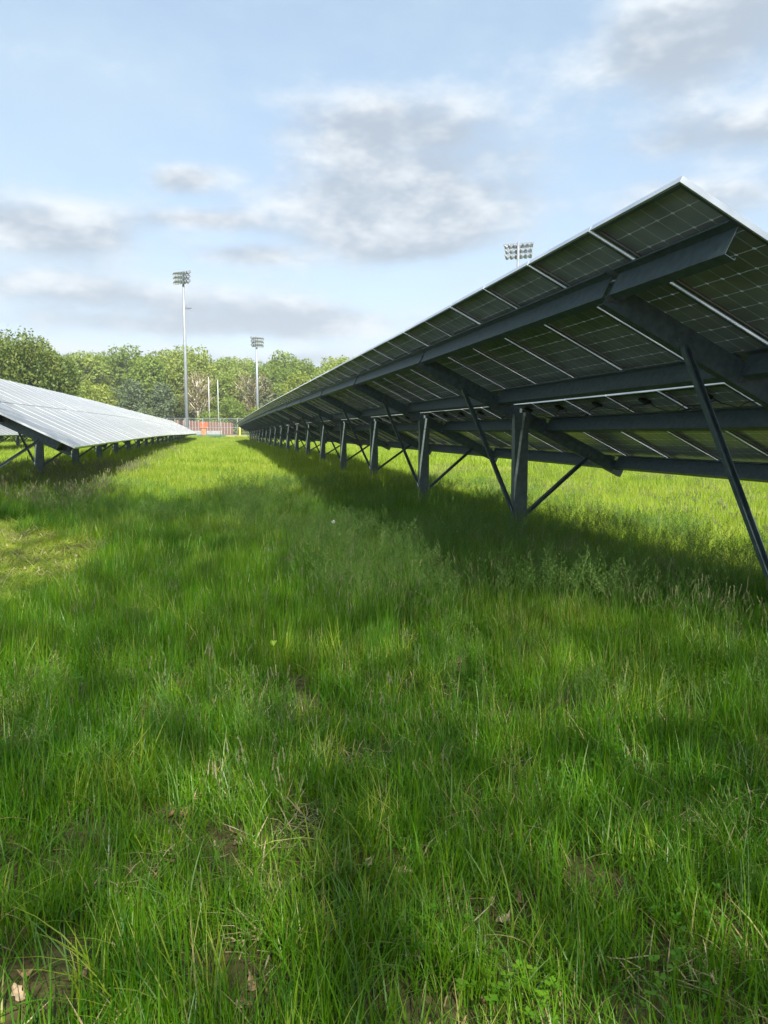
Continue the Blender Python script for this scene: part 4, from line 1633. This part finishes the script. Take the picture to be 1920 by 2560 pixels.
LEAF_LOOK = ('tan', 'pale bleached', 'tan', 'dark rotting', 'pale bleached')
LEAVES = [dry_leaf_mesh(i, M[('dry1', 'dry2', 'dry1', 'dry3', 'dry2')[i]]) for i in range(5)]
spots = []
for bx, by, br in BARE:
    for _ in range(4):
        a, q = random.uniform(0, 6.28), br * math.sqrt(random.random())
        spots.append((bx + math.cos(a) * q, by + math.sin(a) * q))
for _ in range(26):
    spots.append((random.uniform(-3.6, -1.7), random.uniform(8.4, 12.2)))
for i, (x, y) in enumerate(spots):
    patchy = i >= len(BARE) * 4
    kind = random.randrange(5) if not patchy else random.choice((1, 1, 0, 4))
    o = obj('dry_leaf', LEAVES[kind])
    o.location = (x, y, float(ground_z(x, y)) + (0.012 if not patchy else 0.05))
    o.rotation_euler = (random.gauss(0, .5), random.gauss(0, .5), random.uniform(0, 6.28))
    s = random.uniform(0.38, 0.75)
    o.scale = (s, s, s)
    if patchy:
        tag(o, LEAF_LOOK[kind] + ' dry leaf on the short mown patch, ' + ('its far side' if y > 10.6 else 'its near side' if y < 9.4 else 'its middle'), 'leaf', 'dry leaves on the mown patch')
    else:
        ang = math.degrees(math.atan2(x, y)) - 12.4
        col_ = 'far left' if ang < -18 else 'left' if ang < -8 else 'middle' if ang < 6 else 'right' if ang < 17 else 'far right'
        row_ = 'along the bottom edge' if y < 2.15 else 'near the bottom' if y < 2.7 else 'above the bottom ones' if y < 4 else 'halfway up'
        tag(o, LEAF_LOOK[kind] + ' dry leaf in a grass gap ' + row_ + ', ' + col_, 'leaf', 'dry leaves in the near grass')

# dandelion clock
x, y = 1.47, 9.8
g = float(ground_z(x, y))
dn = empty('dandelion', (x, y, g))
tag(dn, 'single white dandelion clock standing in the grass before the posts', 'dandelion')
b = MB()
b.tube([(0, 0, 0), (0.01, 0, 0.25), (0.0, 0.0, 0.44)], 0.003, 5)
obj('stem', b.mesh('stem', M['yleaf']), dn)
b = MB()
for i in range(140):
    z_ = 1 - 2 * (i + .5) / 140
    a = i * 2.399963
    q = math.sqrt(1 - z_ * z_)
    d_ = Vector((q * math.cos(a), q * math.sin(a), z_))
    c = Vector((0, 0, 0.44))
    e1 = d_.orthogonal().normalized()
    e2 = d_.cross(e1)
    tip = c + d_ * 0.026
    b.add([tip + e1 * .006, tip + e2 * .006, tip - e1 * .006, tip - e2 * .006, c + d_ * .006], [(0, 1, 2, 3), (0, 4, 2)])
obj('seed_head', b.mesh('seed_head', M['seed']), dn)

# yellow green seedling
x, y = 0.34, 4.95
g = float(ground_z(x, y))
sd = empty('seedling', (x, y, g))
tag(sd, 'small seedling with bright yellow green leaves in the middle of grass', 'seedling')
b = MB()
b.tube([(0, 0, 0), (0.005, 0, 0.12), (0, 0, 0.20)], 0.002, 5)
obj('stem', b.mesh('stem', M['yleaf']), sd)
for i in range(4):
    b = MB()
    L_ = 0.045 if i < 2 else 0.032
    V = [(0, 0, 0), (L_ * .3, .018, .012), (L_ * .65, .02, .016), (L_, 0, .006), (L_ * .65, -.02, .016), (L_ * .3, -.018, .012), (L_ * .5, 0, .004)]
    b.add(V, [(0, 6, 1), (1, 6, 2), (2, 6, 3), (3, 6, 4), (4, 6, 5), (5, 6, 0)])
    obj('leaf', b.mesh('leaf', M['yleaf']), sd, Matrix.Translation((0, 0, 0.20 - 0.03 * (i // 2))) @ Matrix.Rotation(i * 1.7 + .4, 4, 'Z') @ Matrix.Rotation(-0.75, 4, 'Y'))


# ------------------------------------------------------------------ the day's thin haze
m, n, l, out = new_mat('thin haze')
pv = n.new('ShaderNodeVolumePrincipled')
pv.inputs['Color'].default_value = (0.93, 0.96, 1.0, 1)
pv.inputs['Density'].default_value = 0.0004
pv.inputs['Anisotropy'].default_value = 0.1
l.new(pv.outputs[0], out.inputs['Volume'])
b = MB()
b.box(-930, 930, -150, 1850, -3.0, 62.0)
tag(obj('haze', b.mesh('haze', m)), kind='stuff')
